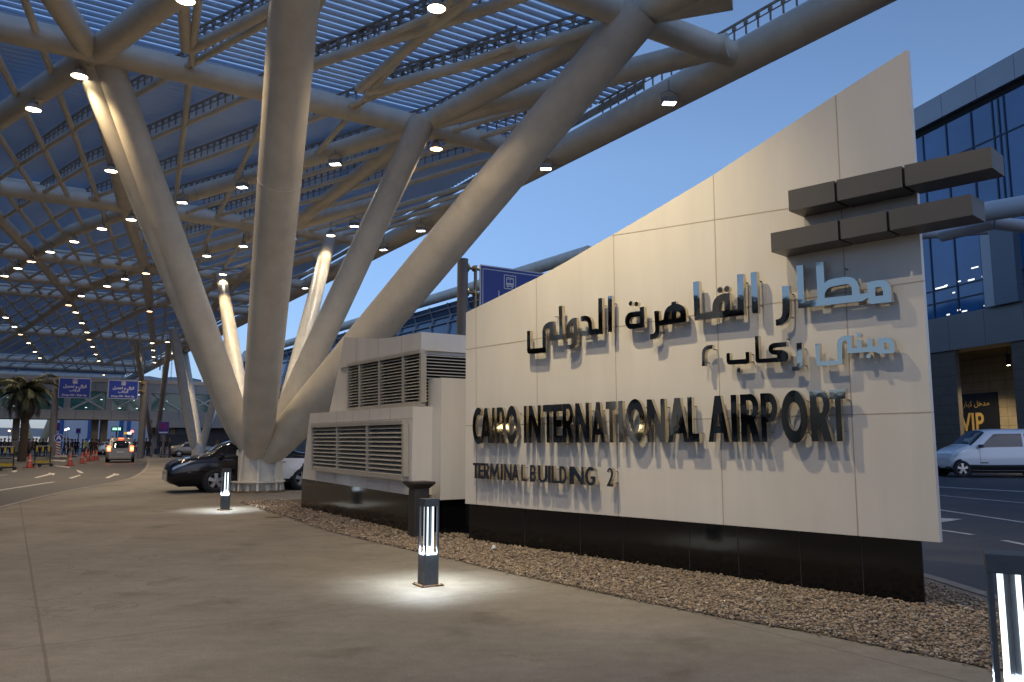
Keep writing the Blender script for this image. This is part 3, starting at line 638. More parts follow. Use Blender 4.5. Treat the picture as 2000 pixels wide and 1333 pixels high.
# ================================================================ BRANCHING COLUMNS
def strut(par, a, c, r, rb=None, neck=2.4, joints=(.3, .62)):
    a, c = Vector(a), Vector(c); d = (c - a); L = d.length; d.normalize(); rb = rb or r * .55
    b = MB(); ts = [0, .3, .8, 1.4, neck]; rr = [rb, rb + (r - rb) * .45, rb + (r - rb) * .75, rb + (r - rb) * .93, r]
    b.path([a + d * t for t in ts] + [a + d * (L * .5), c], rr + [r, r * .97], n=28)
    for j in joints: b.tube(a + d * L * j, a + d * (L * j + .025), r * 1.006, n=28)
    return b.build('strut', M_STEEL, par, rec=False)
def column(base, tops, label, r=.46, drum=.56, name='branching_column', detail=True):
    base = Vector(base); root = thing(name, label, 'column', base.to_tuple(), group='branching columns carrying the canopy')
    b = MB(); b.lathe([(drum * .98, .04), (drum, .08), (drum, 1.02), (drum * .92, 1.20), (drum * .70, 1.36), (.01, 1.44)], base, 36); b.build('drum', M_STEEL, root, rec=False)
    b = MB(); b.lathe([(.01, .05), (drum + .20, .05), (drum + .20, .0), (drum + .20, -.02)], base, 36, False); b.build('base_plate', mat('rusty_base_plate', (0.20, 0.13, 0.07), 0.7, var=.5, scale=6), root)
    if detail:
        b = MB(); b.lathe([(drum, .31), (drum + .19, .31), (drum + .19, .27), (drum, .27)], base, 36, False); b.build('stiffener_ring', M_STEEL, root)
        for k in range(8):
            a = 2 * math.pi * k / 8 + .30; d = Vector((math.cos(a), math.sin(a), 0)); s = Vector((-d.y, d.x, 0))
            b = MB(); b.hexa([base + d * (drum - .02) - s * .03 + UP * .05, base + d * (drum + .17) - s * .03 + UP * .05, base + d * (drum + .17) + s * .03 + UP * .05, base + d * (drum - .02) + s * .03 + UP * .05,
                              base + d * (drum - .02) - s * .03 + UP * 1.18, base + d * (drum + .04) - s * .03 + UP * 1.18, base + d * (drum + .04) + s * .03 + UP * 1.18, base + d * (drum - .02) + s * .03 + UP * 1.18])
            b.build('gusset', M_STEEL, root)
            a += .39; d = Vector((math.cos(a), math.sin(a), 0))
            b = MB(); q = base + d * (drum + .10); b.tube(q + UP * .05, q + UP * .09, .055, n=6); b.tube(q + UP * .09, q + UP * .20, .028, n=8); b.tube(q + UP * .12, q + UP * .15, .045, n=6)
            b.build('anchor_bolt', M_STEEL, root, rec=False)
    for t, at, rad in tops:
        strut(root, base + Vector(at), t, r * rad)
    return root
B0 = at_z(495, 962, 0) + Vector((0, .35, 0))
column(B0, [(cz(207, 112) , (-.28, -.12, 1.16), .76), (cz(170, 112), (-.50, .30, 1.15), .74), (N2, (.0, -.24, 1.0), .98), (N3 + Vector((-.2, -.1, 0)), (.28, .05, 1.16), .80), (N4, (.32, -.2, .98), 1.08),
            (cz(645, 462), (.42, .25, 1.2), .62), (cz(432, 536), (-.40, .25, 1.2), .62)], 'big white branching column behind the lit bollard, beside the black car')
# ================================================================ LAMPS UNDER THE CANOPY
def make_lamp():
    root = thing('canopy_lamp', 'x', 'lamp', (0, 0, 0))
    b = MB(); b.bbox((0, 0, .19), (.17, .13, .10), .015); b.tube((0, 0, .22), (0, 0, .62), .022, n=8)
    b.path([(.10, 0, .32), (.20, 0, .27), (.26, .02, .42), (.20, .02, .56)], .010, n=6); b.build('gear_box', mat('lamp_gear_box', (.30, .28, .25), .5), root, local=True)
    b = MB(); b.lathe([(.07, .14), (.09, .14), (.13, .11), (.175, .04), (.188, .0), (.18, -.004), (.155, .04), (.10, .10), (.07, .12)], n=24); b.build('reflector_hood', mat('spun_aluminium_hood', (.60, .57, .52), .5, metal=.1), root, local=True)
    b = MB(); b.lathe([(.001, .004), (.10, .004), (.174, .008)], n=20); b.build('lens', M_WARM, root, local=True)
    ld = bpy.data.lights.new('bulb', 'SPOT'); ld.energy = 540; ld.color = (1.0, 0.75, 0.46); ld.spot_size = R(125); ld.spot_blend = 0.6; ld.shadow_soft_size = .12
    lo = bpy.data.objects.new('bulb', ld); COL.objects.link(lo); lo.parent = root; lo.location = (0, 0, -.04)
    return root
def make_flood():
    root = thing('flood_lamp', 'x', 'lamp', (0, 0, 0))
    b = MB(); b.bbox((0, 0, .09), (.36, .27, .11), .02); b.path([(-.19, 0, .1), (-.21, 0, .26), (0, 0, .36), (.21, 0, .26), (.19, 0, .1)], .014, n=6); b.tube((0, 0, .35), (0, 0, .62), .024, n=8)
    b.path([(.2, .1, .15), (.42, .15, .12), (.50, .1, .35), (.36, .05, .55)], .012, n=6); b.build('housing', mat('flood_housing', (.34, .32, .29), .45, metal=.2), root, local=True)
    b = MB(); b.box((0, 0, .03), (.32, .23, .012)); b.build('lens', M_COOL, root, local=True)
    b = MB()
    for sx, sy, wx, wy in ((-1, 0, .02, .27), (1, 0, .02, .27), (0, -1, .32, .02), (0, 1, .32, .02)): b.box((sx * .17, sy * .125, .025), (wx, wy, .05))
    b.build('bezel', mat('flood_housing', (.07, .07, .075)), root, local=True)
    ld = bpy.data.lights.new('bulb', 'SPOT'); ld.energy = 330; ld.color = (1.0, 0.86, 0.66); ld.spot_size = R(130); ld.spot_blend = 0.6; ld.shadow_soft_size = .12
    lo = bpy.data.objects.new('bulb', ld); COL.objects.link(lo); lo.parent = root; lo.location = (0, 0, -.02)
    return root
ORD = ['first', 'second', 'third', 'fourth', 'fifth', 'sixth', 'seventh', 'eighth', 'ninth', 'tenth', 'eleventh', 'twelfth']
LZ = ZC - .58
lampA = make_lamp(); flood = make_flood(); usedA = [0]; usedF = [0]
def put_lamp(pos, label, kind='A', rz=0.0, group='round lamps hung under the canopy tubes'):
    proto, used = (lampA, usedA) if kind == 'A' else (flood, usedF)
    if used[0] == 0: o = proto; o.location = pos; o.rotation_euler = (0, 0, rz)
    else: o = dup(proto, pos, rz)
    if 'warm' in label:
        for c in o.children:
            if c.name.startswith('lens'): c.material_slots[0].link = 'OBJECT'; c.material_slots[0].material = M_ORANGE
    if 'slim pale strut' in label:
        for c in o.children:
            if c.type == 'LIGHT': c.data = c.data.copy(); c.data.energy = 90
    used[0] += 1; o['label'] = label; o['group'] = group; return o
def lamprow(px, phrase, kind='A', order='from the right'):
    g = 'round lamps hung under the canopy tubes' if kind == 'A' else 'square floodlights clipped to the canopy tubes'
    w_ = 'lamp' if kind == 'A' else 'floodlight'
    for i, (u, v) in enumerate(px):
        put_lamp(at_z(u, v, LZ), f'{ORD[i]} {w_} {order} {phrase}', kind, random.uniform(-.4, .4), g)
put_lamp(at_z(155, 150, LZ), 'large glowing lamp right under the star joint at top left')
put_lamp(at_z(65, 215, LZ), 'lit lamp low left of the star joint, on the thick tube')
put_lamp(at_z(217, 335, LZ), 'bright lamp tucked beside the leftmost strut of the big column')
put_lamp(at_z(362, 2, LZ), 'bright lamp cut by the top edge of the photo')
put_lamp(at_z(852, 292, LZ), 'warm lamp at the top of the middle right strut, under the tube joint')
lamprow([(655, 322), (473, 367), (356, 397)], 'on the thick slanting tube between the big struts', 'F')
lamprow([(256, 430), (199, 448), (145, 473), (98, 493), (35, 525), (9, 540)], 'on the nearest slanting tube left of the column')
put_lamp(at_z(61, 512, LZ), 'warm lamp under the tube crossing near the left edge')
lamprow([(475, 482), (404, 501), (244, 546), (209, 560), (159, 579)], 'on the second slanting tube behind the column')
put_lamp(at_z(285, 535, LZ), 'warm lamp under the tube crossing left of the leaning strut')
put_lamp(at_z(134, 597, LZ), 'warm lamp at the head of the long receding row')
lamprow([(148, 611), (160, 632), (170, 650), (181, 678), (187, 693), (193, 706), (203, 733)], 'in the long row above the blue signs', order='from near end')
put_lamp(at_z(174, 664, LZ), 'warm lamp under the tube crossing midway down the receding row')
put_lamp(at_z(292, 609, LZ), 'warm lamp on the thin strut beside the leaning column')
lamprow([(297, 671), (299, 685), (300, 698), (302, 709)], 'in the short row left of the sky gap', order='from near end')
lamprow([(11, 621), (28, 639), (56, 671), (68, 688), (78, 700)], 'in the leftmost row over the palm', order='from near end')
put_lamp(at_z(40, 654, LZ), 'warm lamp under the crossing in the leftmost receding row')
put_lamp(at_z(100, 733, LZ), 'small far lamp beside the left blue sign post')
put_lamp(at_z(435, 537, LZ), 'white lamp on top of the slim pale strut left of the centre strut')
put_lamp(at_z(646, 461, LZ), 'white lamp on top of the slim pale strut right of the centre strut')
lamprow([(1307, 203), (1066, 331), (822, 452), (749, 489), (621, 525), (596, 564), (555, 584)], 'hanging from the sloping canopy edge against the sky', 'F')
lamprow([(692, 443), (570, 466)], 'beneath the canopy just left of the edge tube', 'F')
lamprow([(327, 669), (338, 691), (238, 741)], 'at the far end of the canopy by the sky gap')
# the lamps overhead, out of the picture, one read from the sign's shadows, several added as fill light
def over(pos, label, e, aim=None, size=None, col=None):
    o = dup(lampA, pos, 0, label, 'round lamps hung under the canopy tubes')
    bl = [c for c in o.children if c.type == 'LIGHT'][0]; bl.data = bl.data.copy(); bl.data.energy = e
    if size: bl.data.spot_size = size
    if col: bl.data.color = col
    if aim is not None: bl.rotation_euler = (Vector(aim) - Vector(pos)).to_track_quat('-Z', 'Y').to_euler()
    bl.data.shadow_soft_size = .06
    if aim is not None: bl.data.spot_blend = 1.0
    return o
_wp = on_plane(1190, 560, PF, SN); SL = Vector((_wp.x, _wp.y, 0)) + SN * 2.5 + UP * 7.5
SLO = over(SL, 'lamp overhead in front of the airport sign', 1250, aim=on_plane(1185, 690, PF, SN), size=R(84), col=(1.0, .82, .50))
b = MB(); b.tube((0, 0, .3), (0, 0, ZC - .2 - SL.z), .03, n=8); b.build('drop_rod', M_STEEL, SLO, local=True)
over(pe(1.0, 4.0, LZ), 'lamp overhead to the left of the photographer', 1050, col=(1.0, .84, .62))
over(pe(3.3, 10.2, LZ), 'lamp overhead between the nearer bollard and the sign', 240, col=(1.0, .82, .55))
over(pe(-3.0, 5.0, LZ), 'lamp overhead above the left part of the pavement', 1300, aim=pe(-4.0, 5.0, 0), size=R(80), col=(1.0, .74, .44))
over(pe(8.0, -1.5, LZ), 'lamp overhead just behind the photographer', 600, col=(1.0, .86, .68))
over(pe(-4.5, 12.0, LZ), 'lamp overhead above the left kerb', 420)
over(pe(6.5, 13.0, LZ), 'lamp overhead in front of the vent house', 480, col=(1.0, .76, .48))
# ================================================================ VENT HOUSE
C0 = at_z(803, 1043, 0); pc, ec = pe_of(C0)
vent = thing('vent_house', 'cream panelled ventilation block with two banks of louvres between column and sign', 'vent block', C0.to_tuple())
NL = PV * -1
def on_p(u, v, p):    # pixel on the plane p = const -> (e, z)
    q = on_plane(u, v, PV * p, NL); return (q.x * EV.x + q.y * EV.y, q.z)
def on_e(u, v, e):    # pixel on the plane e = const -> (p, z)
    q = on_plane(u, v, EV * e, EV); return (q.x * PV.x + q.y * PV.y, q.z)
pL = pc - .10
def pprism(poly_ez, p, depth): 
    b = MB(); b.prism([poly_ez], PV * p, EV, UP, PV * depth); return b
low = [on_p(590, 935, pL), on_p(803.5, 968, pL), on_p(805, 794, pL), on_p(605, 808, pL)]
eC = low[1][0]
low[2] = (eC, low[2][1])
pprism(low, pL, 3.0).build('lower_block', M_PANEL, vent)
b = MB(); q = [on_p(588, 985, pc)[0], eC + .12]
b.hexa([pe(pc, q[1], -.05), pe(pc + 2.8, q[1], -.05), pe(pc + 2.8, q[0], -.05), pe(pc, q[0], -.05), pe(pc, q[1], low[1][1] + .05), pe(pc + 2.8, q[1], low[1][1] + .05), pe(pc + 2.8, q[0], low[0][1] + .3), pe(pc, q[0], low[0][1] + .3)])
b.build('plinth', M_GRANITE, vent)
pU = pc + .12
par = [on_p(661, 720, pU), on_p(822.5, 684, pU), on_p(823.5, 648.5, pU), on_p(800, 653.5, pU), on_p(780, 657, pU), on_p(757, 660.5, pU), on_p(735, 662, pU), on_p(705, 661, pU), on_p(672, 659, pU)]
eU = par[1][0]
par[2] = (eU, par[2][1])
b = pprism(par, pU, 3.4); b.build('parapet', M_PANEL, vent)
wl = [on_p(643, 806, pU + .05), (eU + .06, 1.9), (eU + .06, par[1][1]), on_p(661, 720, pU + .05)]
pprism(wl, pU + .05, 3.2).build('upper_block', M_PANEL, vent)
def grille(pl, p, nsl, mull, name='louvre_grille'):
    """louvred opening on a p-plane: pl = four (e,z) corners: far-bottom, near-bottom, near-top, far-top"""
    fb, nb, ntp, ft = pl
    lerp = lambda a, c, t: (a[0] + (c[0] - a[0]) * t, a[1] + (c[1] - a[1]) * t)
    b = MB(); b.prism([pl], PV * (p - .006), EV, UP, PV * .004); bk = b.build(name, M_BLACK, vent)
    b = MB()
    for i in range(nsl):
        t0, t1 = (i + .06) / nsl, (i + .84) / nsl
        a, c = lerp(fb, ft, t0), lerp(nb, ntp, t0); a2, c2 = lerp(fb, ft, t1), lerp(nb, ntp, t1)
        P = lambda e, z, o: pe(p - o, e, z)
        b.hexa([P(a[0], a[1], .085), P(c[0], c[1], .085), P(c[0], c[1] + .012, .08), P(a[0], a[1] + .012, .08), P(a2[0], a2[1] - .012, .012), P(c2[0], c2[1] - .012, .012), P(c2[0], c2[1], .010), P(a2[0], a2[1], .010)])
    b.build('louvre_blade', M_LOUV, bk)
    b = MB()
    for t in mull:
        a, c = lerp(fb, nb, t), lerp(ft, ntp, t)
        w2 = .035
        b.hexa([pe(p - .10, a[0] - w2, a[1]), pe(p - .10, a[0] + w2, a[1]), pe(p - .01, a[0] + w2, a[1]), pe(p - .01, a[0] - w2, a[1]), pe(p - .10, c[0] - w2, c[1]), pe(p - .10, c[0] + w2, c[1]), pe(p - .01, c[0] + w2, c[1]), pe(p - .01, c[0] - w2, c[1])])
    for s, e_, dz in ((fb, nb, -.03), (ft, ntp, .03)):
        b.hexa([pe(p - .11, s[0], s[1] - .03 + dz), pe(p - .11, e_[0], e_[1] - .03 + dz), pe(p - .01, e_[0], e_[1] - .03 + dz), pe(p - .01, s[0], s[1] - .03 + dz), pe(p - .11, s[0], s[1] + .03 + dz), pe(p - .11, e_[0], e_[1] + .03 + dz), pe(p - .01, e_[0], e_[1] + .03 + dz), pe(p - .01, s[0], s[1] + .03 + dz)])
    b.build('louvre_frame', M_LOUV, bk)
grille([on_p(610, 913, pL - .08), on_p(788, 931, pL - .08), on_p(788, 829, pL - .08), on_p(610, 836, pL - .08)], pL, 11, (0, .33, .665, 1))
pG = pU + .05
gU = [on_p(680, 799, pG - .08), on_p(823, 786, pG - .08), on_p(823, 690, pG - .08), on_p(680, 717, pG - .08)]
grille(gU, pG, 15, (0, .19, .48, .79, 1))
# near face of the upper block: the louvres carry on round the corner
def grille_e(e, p0, p1, z0, z1, nsl):
    b = MB(); b.prism([[(p0, z0), (p1, z0), (p1, z1), (p0, z1)]], EV * (e - .006), PV, UP, EV * .004); bk = b.build('louvre_grille', M_BLACK, vent)
    b = MB(); st = (z1 - z0) / nsl
    for i in range(nsl):
        z = z0 + i * st
        b.hexa([pe(p0, e - .085, z + .02), pe(p1, e - .085, z + .02), pe(p1, e - .08, z + .035), pe(p0, e - .08, z + .035), pe(p0, e - .012, z + st * .8 - .012), pe(p1, e - .012, z + st * .8 - .012), pe(p1, e - .01, z + st * .8), pe(p0, e - .01, z + st * .8)])
    b.build('louvre_blade', M_LOUV, bk)
    b = MB()
    for p in (p0, p1): b.box(pe(p, e - .05, (z0 + z1) / 2), (.07, .1, z1 - z0), (PV, EV, UP))
    b.build('louvre_frame', M_LOUV, bk)
grille_e(eU + .06, pG - .02, pG + 1.9, gU[1][1], gU[2][1], 15)
b = MB()
for u0, v0, u1, v1, p in ((628, 806.5, 612, 939, pL), (661, 804, 650, 944, pL), (690, 802, 684, 949, pL), (721, 800, 719, 954, pL), (760, 797.3, 761, 961, pL), (699, 661, 694, 712, pU), (739, 662, 738, 703, pU), (785, 656, 784, 693, pU)):
    a, c = on_p(u0, v0, p), on_p(u1, v1, p); m_ = .006
    if p == pL:
        for (z0, z1) in ((low[1][1] + .0, on_p(u1, 931 - (788 - u1) * .1, p)[1]), (on_p(u0, 829 + (788 - u0) * .04, p)[1], a[1])):
            b.box(pe(p - .002, (a[0] + c[0]) / 2, (z0 + z1) / 2), (.004, .01, abs(z1 - z0)), (PV, EV, UP))
    else: b.box(pe(p - .002, (a[0] + c[0]) / 2, (a[1] + c[1]) / 2), (.004, .01, abs(a[1] - c[1])), (PV, EV, UP))
a, c = on_p(603, 828, pL), on_p(805, 818, pL)
b.box(pe(pL - .002, (a[0] + c[0]) / 2, (a[1] + c[1]) / 2), (.004, abs(a[0] - c[0]), .008), (PV, EV, UP))
b.build('panel_joint', M_JOINT, vent)
# pier between the vent house and the sign
Q0 = at_z(863, 1046, 0); pp, ep = pe_of(Q0)
zt = on_plane(865, 739, EV * ep, EV).z; zb = on_plane(863, 977, EV * (ep - .07), EV).z
pier = thing('sign_pier', 'plain cream pier on a black foot between louvred block and sign', 'pier', Q0.to_tuple())
eB = on_p(835, 850, pp - .07)[0]
b = MB(); b.hexa([pe(pp - .07, ep - .07, zb), pe(pp + 1.5, ep - .07, zb), pe(pp + 1.5, eB, zb), pe(pp - .07, eB, zb), pe(pp - .07, ep - .07, zt), pe(pp + 1.5, ep - .07, zt), pe(pp + 1.5, eB, zt), pe(pp - .07, eB, zt)]); b.build('cladding_panel', M_PANEL, pier)
b = MB(); b.hexa([pe(pp, ep, -.05), pe(pp + 1.5, ep, -.05), pe(pp + 1.5, eB - .03, -.05), pe(pp, eB - .03, -.05), pe(pp, ep, zb + .02), pe(pp + 1.5, ep, zb + .02), pe(pp + 1.5, eB - .03, zb + .02), pe(pp, eB - .03, zb + .02)]); b.build('plinth', M_GRANITE, pier)
# ================================================================ LITTER BIN
lb = at_z(817, 1050, 0)
bn = thing('litter_bin', 'dark pedestal litter bin with a flared top beside the cream pier', 'bin', lb.to_tuple(), R(30))
M_BIN = mat('bin_brown_metal', (0.035, 0.030, 0.027), 0.45, var=.3, scale=20)
b = MB(); b.bbox((0, 0, .36), (.24, .24, .72), .02); b.build('body', M_BIN, bn, local=True)
b = MB(); z0, z1 = .72, .79
b.add([(-.12, -.12, z0), (.12, -.12, z0), (.12, .12, z0), (-.12, .12, z0), (-.185, -.185, z1), (.185, -.185, z1), (.185, .185, z1), (-.185, .185, z1), (-.185, -.185, z1 + .03), (.185, -.185, z1 + .03), (.185, .185, z1 + .03), (-.185, .185, z1 + .03)],
      [(0, 1, 5, 4), (1, 2, 6, 5), (2, 3, 7, 6), (3, 0, 4, 7), (4, 5, 9, 8), (5, 6, 10, 9), (6, 7, 11, 10), (7, 4, 8, 11), (8, 9, 10, 11), (3, 2, 1, 0)]); b.build('flared_top', M_BIN, bn, local=True)
b = MB(); b.box((0, 0, .822), (.25, .25, .004)); b.build('ash_tray', mat('ash_tray_sand', (.12, .11, .1), .8, var=.4, scale=60), bn, local=True)
# ================================================================ BOLLARD LIGHTS
def make_bollard():
    root = thing('bollard_light', 'x', 'bollard light', (0, 0, 0), group='square bollard lights along the pavement')
    s = .155; h = .845
    b = MB(); b.bbox((0, 0, .155), (s, s, .29), .004); b.build('base', M_BOLL, root, local=True)
    b = MB(); b.box((0, 0, .006), (.235, .235, .012))
    for i in (-1, 1):
        for j in (-1, 1): b.tube((i * .1, j * .1, .012), (i * .1, j * .1, .022), .009, n=6)
    b.build('foot_plate', mat('rusty_foot_plate', (.18, .11, .06), .75, var=.5, scale=30), root, local=True)
    b = MB(); b.bbox((0, 0, .807), (s, s, .076), .004); b.build('cap', M_BOLL, root, local=True)
    for i in (-1, 1):
        for j in (-1, 1):
            b = MB(); b.box((i * (s / 2 - .0105), j * (s / 2 - .0105), .5345), (.020, .020, .469)); b.build('post', M_BOLL, root, local=True)
    b = MB(); b.box((0, 0, .5345), (.052, .006, .469)); b.box((0, 0, .5345), (.006, .052, .469)); b.build('core_fin', mat('brushed_core', (.12, .13, .15), .4, metal=.5), root, local=True)
    for i, j in ((-1, -1), (1, -1), (1, 1), (-1, 1)):
        b = MB(); b.tube((i * .030, j * .030, .302), (i * .030, j * .030, .767), .0095, n=10); b.build('light_tube', M_LED, root, local=True)
    b = MB(); b.box((0, 0, .303), (.148, .148, .004)); b.build('tray', mat('white_tray', (.5, .5, .5), .5), root, local=True)
    ld = bpy.data.lights.new('led', 'SPOT'); ld.energy = 24; ld.spot_size = R(152); ld.spot_blend = .3; ld.color = (.86, .95, 1.0); ld.shadow_soft_size = .03
    for k in range(4):
        a = math.pi / 2 * k; lo = bpy.data.objects.new('led', ld); COL.objects.link(lo); lo.parent = root; lo.location = (math.cos(a) * .064, math.sin(a) * .064, .375)
    return root
bol = make_bollard()
bol.location = at_z(836, 1143, 0); bol.rotation_euler = (0, 0, R(27 + 4)); bol['label'] = 'lit charcoal bollard light by the gravel in front of the sign corner'
dup(bol, at_z(439, 996, 0), R(38), 'lit charcoal bollard light in front of the big column')
_b3 = at_z(1966, 1079, .93); _b = dup(bol, (_b3.x, _b3.y, 0), R(62), 'closest bollard light, cut off at the lower right corner'); _b.scale = (1.1, 1.1, 1.1)
dup(bol, at_z(276, 884, 0), R(15), 'tiny far bollard light at the foot of the sign post')
# manhole cover and pebble on the pavement
mc = at_z(535, 1010.5, .004)
b = MB(); b.lathe([(.001, .012), (.10, .012), (.14, .010), (.17, .002)], mc, 20, False); tag(b.build('drain_cover', mat('rusty_drain', (.16, .11, .06), .7, var=.4, scale=20), None, rec=True), 'small rusty drain cover set in the pavement near the gravel tip', 'drain cover')
# ================================================================ BLUE SIGN BEHIND THE WALL
YB = 22.0
bs = at_y(901, 862, YB); bs.z = 0
sg = thing('direction_sign', 'blue bus direction sign on a thick round post, rising behind the cream sign wall', 'sign', bs.to_tuple())
pb = at_y(901, 508, YB)
b = MB(); b.tube((bs.x, bs.y, 0), (bs.x, bs.y, pb.z), .155, n=24); b.tube((bs.x, bs.y, pb.z), (bs.x, bs.y, pb.z + .02), .16, n=24); b.build('post', mat('sign_post_paint', (.16, .15, .148), .45, var=.15, scale=2), sg)
c0 = on_plane(937, 517, bs - EV * 0, EV); eS = pe_of(bs)[1]
pS = on_e(937, 560, eS)[0]; zS = on_e(937, 517, eS)[1]
W_, H_ = 3.1, 1.95
b = MB(); b.box(pe(pS + W_ / 2, eS, zS - H_ / 2), (W_, .05, H_), (PV, EV, UP)); brd = b.build('board', M_SIGNW, sg)
b = MB(); b.box(pe(pS + W_ / 2, eS - .0265, zS - H_ / 2), (W_ - .07, .004, H_ - .07), (PV, EV, UP)); b.build('blue_face', M_BLUE, brd)
b = MB(); fr = [(0, 0, W_ - .12, .02, H_ / 2 - .08), (0, 0, W_ - .12, .02, -H_ / 2 + .08)]
for z in (.86, -.86): b.box(pe(pS + W_ / 2, eS - .030, zS - H_ / 2 + z), (W_ - .16, .004, .025), (PV, EV, UP))
for x in (-1, 1): b.box(pe(pS + W_ / 2 + x * (W_ / 2 - .09), eS - .030, zS - H_ / 2), (.025, .004, 1.70), (PV, EV, UP))
b.build('border_line', M_SIGNW, brd)
ux = PV; uy = UP
cB = pe(pS + 1.02, eS - .030, zS - .42)
def busicon(c, s, par, ux=PV, nrm=EV * -1):
    b = MB()
    def r(x, z, w_, h_, d=.003): b.box(c + ux * x * s + UP * z * s + nrm * d / 2, (w_ * s, d, h_ * s), (ux, nrm, UP))
    for z in (.5, -.5): r(0, z, 1.0, .06)
    for x in (-.5, .5): r(x, 0, .06, 1.0)
    r(0, .32, .56, .07); r(-.30, .02, .07, .60); r(.30, .02, .07, .60); r(0, -.14, .56, .16); r(0, -.30, .60, .07); r(-.20, -.36, .12, .08); r(.20, -.36, .12, .08); r(0, .1, .03, .34); r(0, .21, .5, .04)
    return b.build('bus_pictogram', M_SIGNW, par)
busicon(cB, .40, brd)
text_mesh('arabic_line', '\uFEDE\uFEF4\uFEE4\uFEA4\uFE97 \uFEED \uFEDD\uFE8D\uFEB0\uFEE7\uFE8D', 1, M_SIGNW, pe(pS + W_ / 2, eS - .0285, zS - .96), PV, UP, brd, width=2.3, height=.50)
text_mesh('arabic_line', '\uFE8F\uFE8E\uFEDB\uFEAE\uFEDF\uFE8D', 1, M_SIGNW, pe(pS + W_ / 2, eS - .0285, zS - 1.36), PV, UP, brd, width=1.1, height=.32)
text_mesh('english_line', 'Drop Off - Pick Up', 1, M_SIGNW, pe(pS + W_ / 2, eS - .0285, zS - 1.72), PV, UP, brd, width=2.5, height=.24)
b = MB()
for v in (524, 572):
    z = on_e(917, v, eS)[1]
    b.tube(pe(pS - .55, eS, z), pe(pS - .02, eS, z), .045, n=10); b.lathe([(.0, -.03), (.13, -.03), (.13, .03), (.0, .03)], pe(pS - .42, eS, z), 14, False, (EV, UP, PV)); b.lathe([(.0, -.02), (.09, -.02), (.09, .02), (.0, .02)], pe(pS - .20, eS, z), 12, False, (EV, UP, PV))
b.tube(pe(pS - .14, eS, zS - .05), pe(pS - .14, eS, zS - H_ + .05), .05, n=10)
b.build('bracket', mat('galvanised_bracket', (.30, .24, .15), .4, metal=.7, var=.3, scale=10), sg)
# ================================================================ RIGHT TERMINAL BUILDING
DB = Vector((-0.2377, 0.9713, 0)); NB = Vector((-0.9713, -0.2377, 0))
PB = at_y(2000, 664, 45.0); PB0 = Vector((PB.x, PB.y, 0))
def fb(u, v, off=0.0):    # pixel on the facade -> (t along, z)
    q = on_plane(u, v, PB + NB * off, NB); return ((q - PB).dot(DB), q.z)
def fq(t, z, o=0.0): return PB0 + DB * t + UP * z + NB * o
term = thing('terminal_building', 'blue glass terminal with pale parapet and grey fascia at the far right', 'building', PB0.to_tuple())
def fbox(b, t0, t1, z0, z1, o0, o1):
    b.hexa([fq(t0, z0, o0), fq(t1, z0, o0), fq(t1, z0, o1), fq(t0, z0, o1), fq(t0, z1, o0), fq(t1, z1, o0), fq(t1, z1, o1), fq(t0, z1, o1)])
T0, T1 = -18.0, 80.0
zpt, zpb = fb(1950, 125.5)[1], fb(1790, 258)[1]
zg1 = fb(1790, 272)[1]; zf1 = fb(1880, 613)[1]; zf0 = fb(1880, 682)[1]
M_PARA = mat('pale_parapet_panel', (0.40, 0.43, 0.47), 0.4, var=.06, scale=.3)
M_FASC = mat('grey_fascia_panel', (0.20, 0.195, 0.19), 0.45, var=.08, scale=.4)
M_SEAM = mat('panel_seam', (0.05, 0.05, 0.055), 0.7)
M_STONE = mat('sandstone_cladding', (0.36, 0.29, 0.19), 0.7, var=.16, scale=1.2, bump=.1)
M_DSTONE = mat('brown_stone_pillar', (0.12, 0.10, 0.08), 0.65, var=.15, scale=1.5)
b = MB(); fbox(b, T0, T1, zpb, zpt, .25, -.6); b.build('parapet', M_PARA, term)
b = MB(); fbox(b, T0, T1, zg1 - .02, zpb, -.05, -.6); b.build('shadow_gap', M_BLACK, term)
b = MB(); fbox(b, T0, T1, zf1, zg1 - .02, 0, -.3); b.build('glass_wall', M_GLASS, term)
b = MB(); fbox(b, T0, T1, zf0, zf1, .18, -.6); b.build('fascia', M_FASC, term)
b = MB(); fbox(b, T0, T1, zf0 + .3, zpt - .3, -.7, -14); b.build('core', M_DSTONE, term)
ts = [fb(u, 300)[0] for u in (1804.7, 1851.5, 1902.6, 1945, 1969)]
per = ts[1] - ts[0]
mt = sorted(set([round(t, 3) for t in ts] + [round(ts[0] + per * abs(k) * 1.0, 3) for k in range(1, 18)] + [round(ts[4] - 3.2 * k, 3) for k in range(1, 8)]))
b = MB()
for t in mt: fbox(b, t - .045, t + .045, zf1, zg1 - .02, .06, .002)
b.build('mullion', mat('dark_mullion', (.022, .04, .07), .4, metal=.3), term)
zs = [fb(1800, 312)[1], fb(1900, 365)[1], fb(1846, 452)[1], fb(1830, 512)[1], fb(1846, 599)[1]]
zl = [zg1 - 2.35, zg1 - 6.6, zg1 - 10.8, zf1 + 1.0]
b = MB()
for z in zl: fbox(b, T0, T1, z - .045, z + .045, .05, .003)
b.build('transom', mat('dark_mullion', (.022, .04, .07)), term)
b = MB()
for k in range(26):
    t = ts[1] + 2.8 * (k - 10)
    fbox(b, t - .012, t + .012, zpb + .01, zpt - .01, .255, .251); fbox(b, t - .012 + .8, t + .012 + .8, zf0 + .01, zf1 - .01, .185, .181)
b.build('panel_seam', M_SEAM, term)
# grey pier that breaks the glass above the fascia
q0, q1, q2 = fb(1925, 560, .3)[0], fb(1945, 560, .3)[0], fb(1992, 560, .3)[0]
b = MB(); fbox(b, q2, q1, zf1, fb(1950, 444, .3)[1], .5, 0); b.build('pier_box', mat('blue_grey_panel', (.13, .16, .20), .45), term)
b = MB(); fbox(b, q1 + .01, q0, zf1, fb(1935, 450, .3)[1], .46, .01); b.build('pier_edge', M_PARA, term)
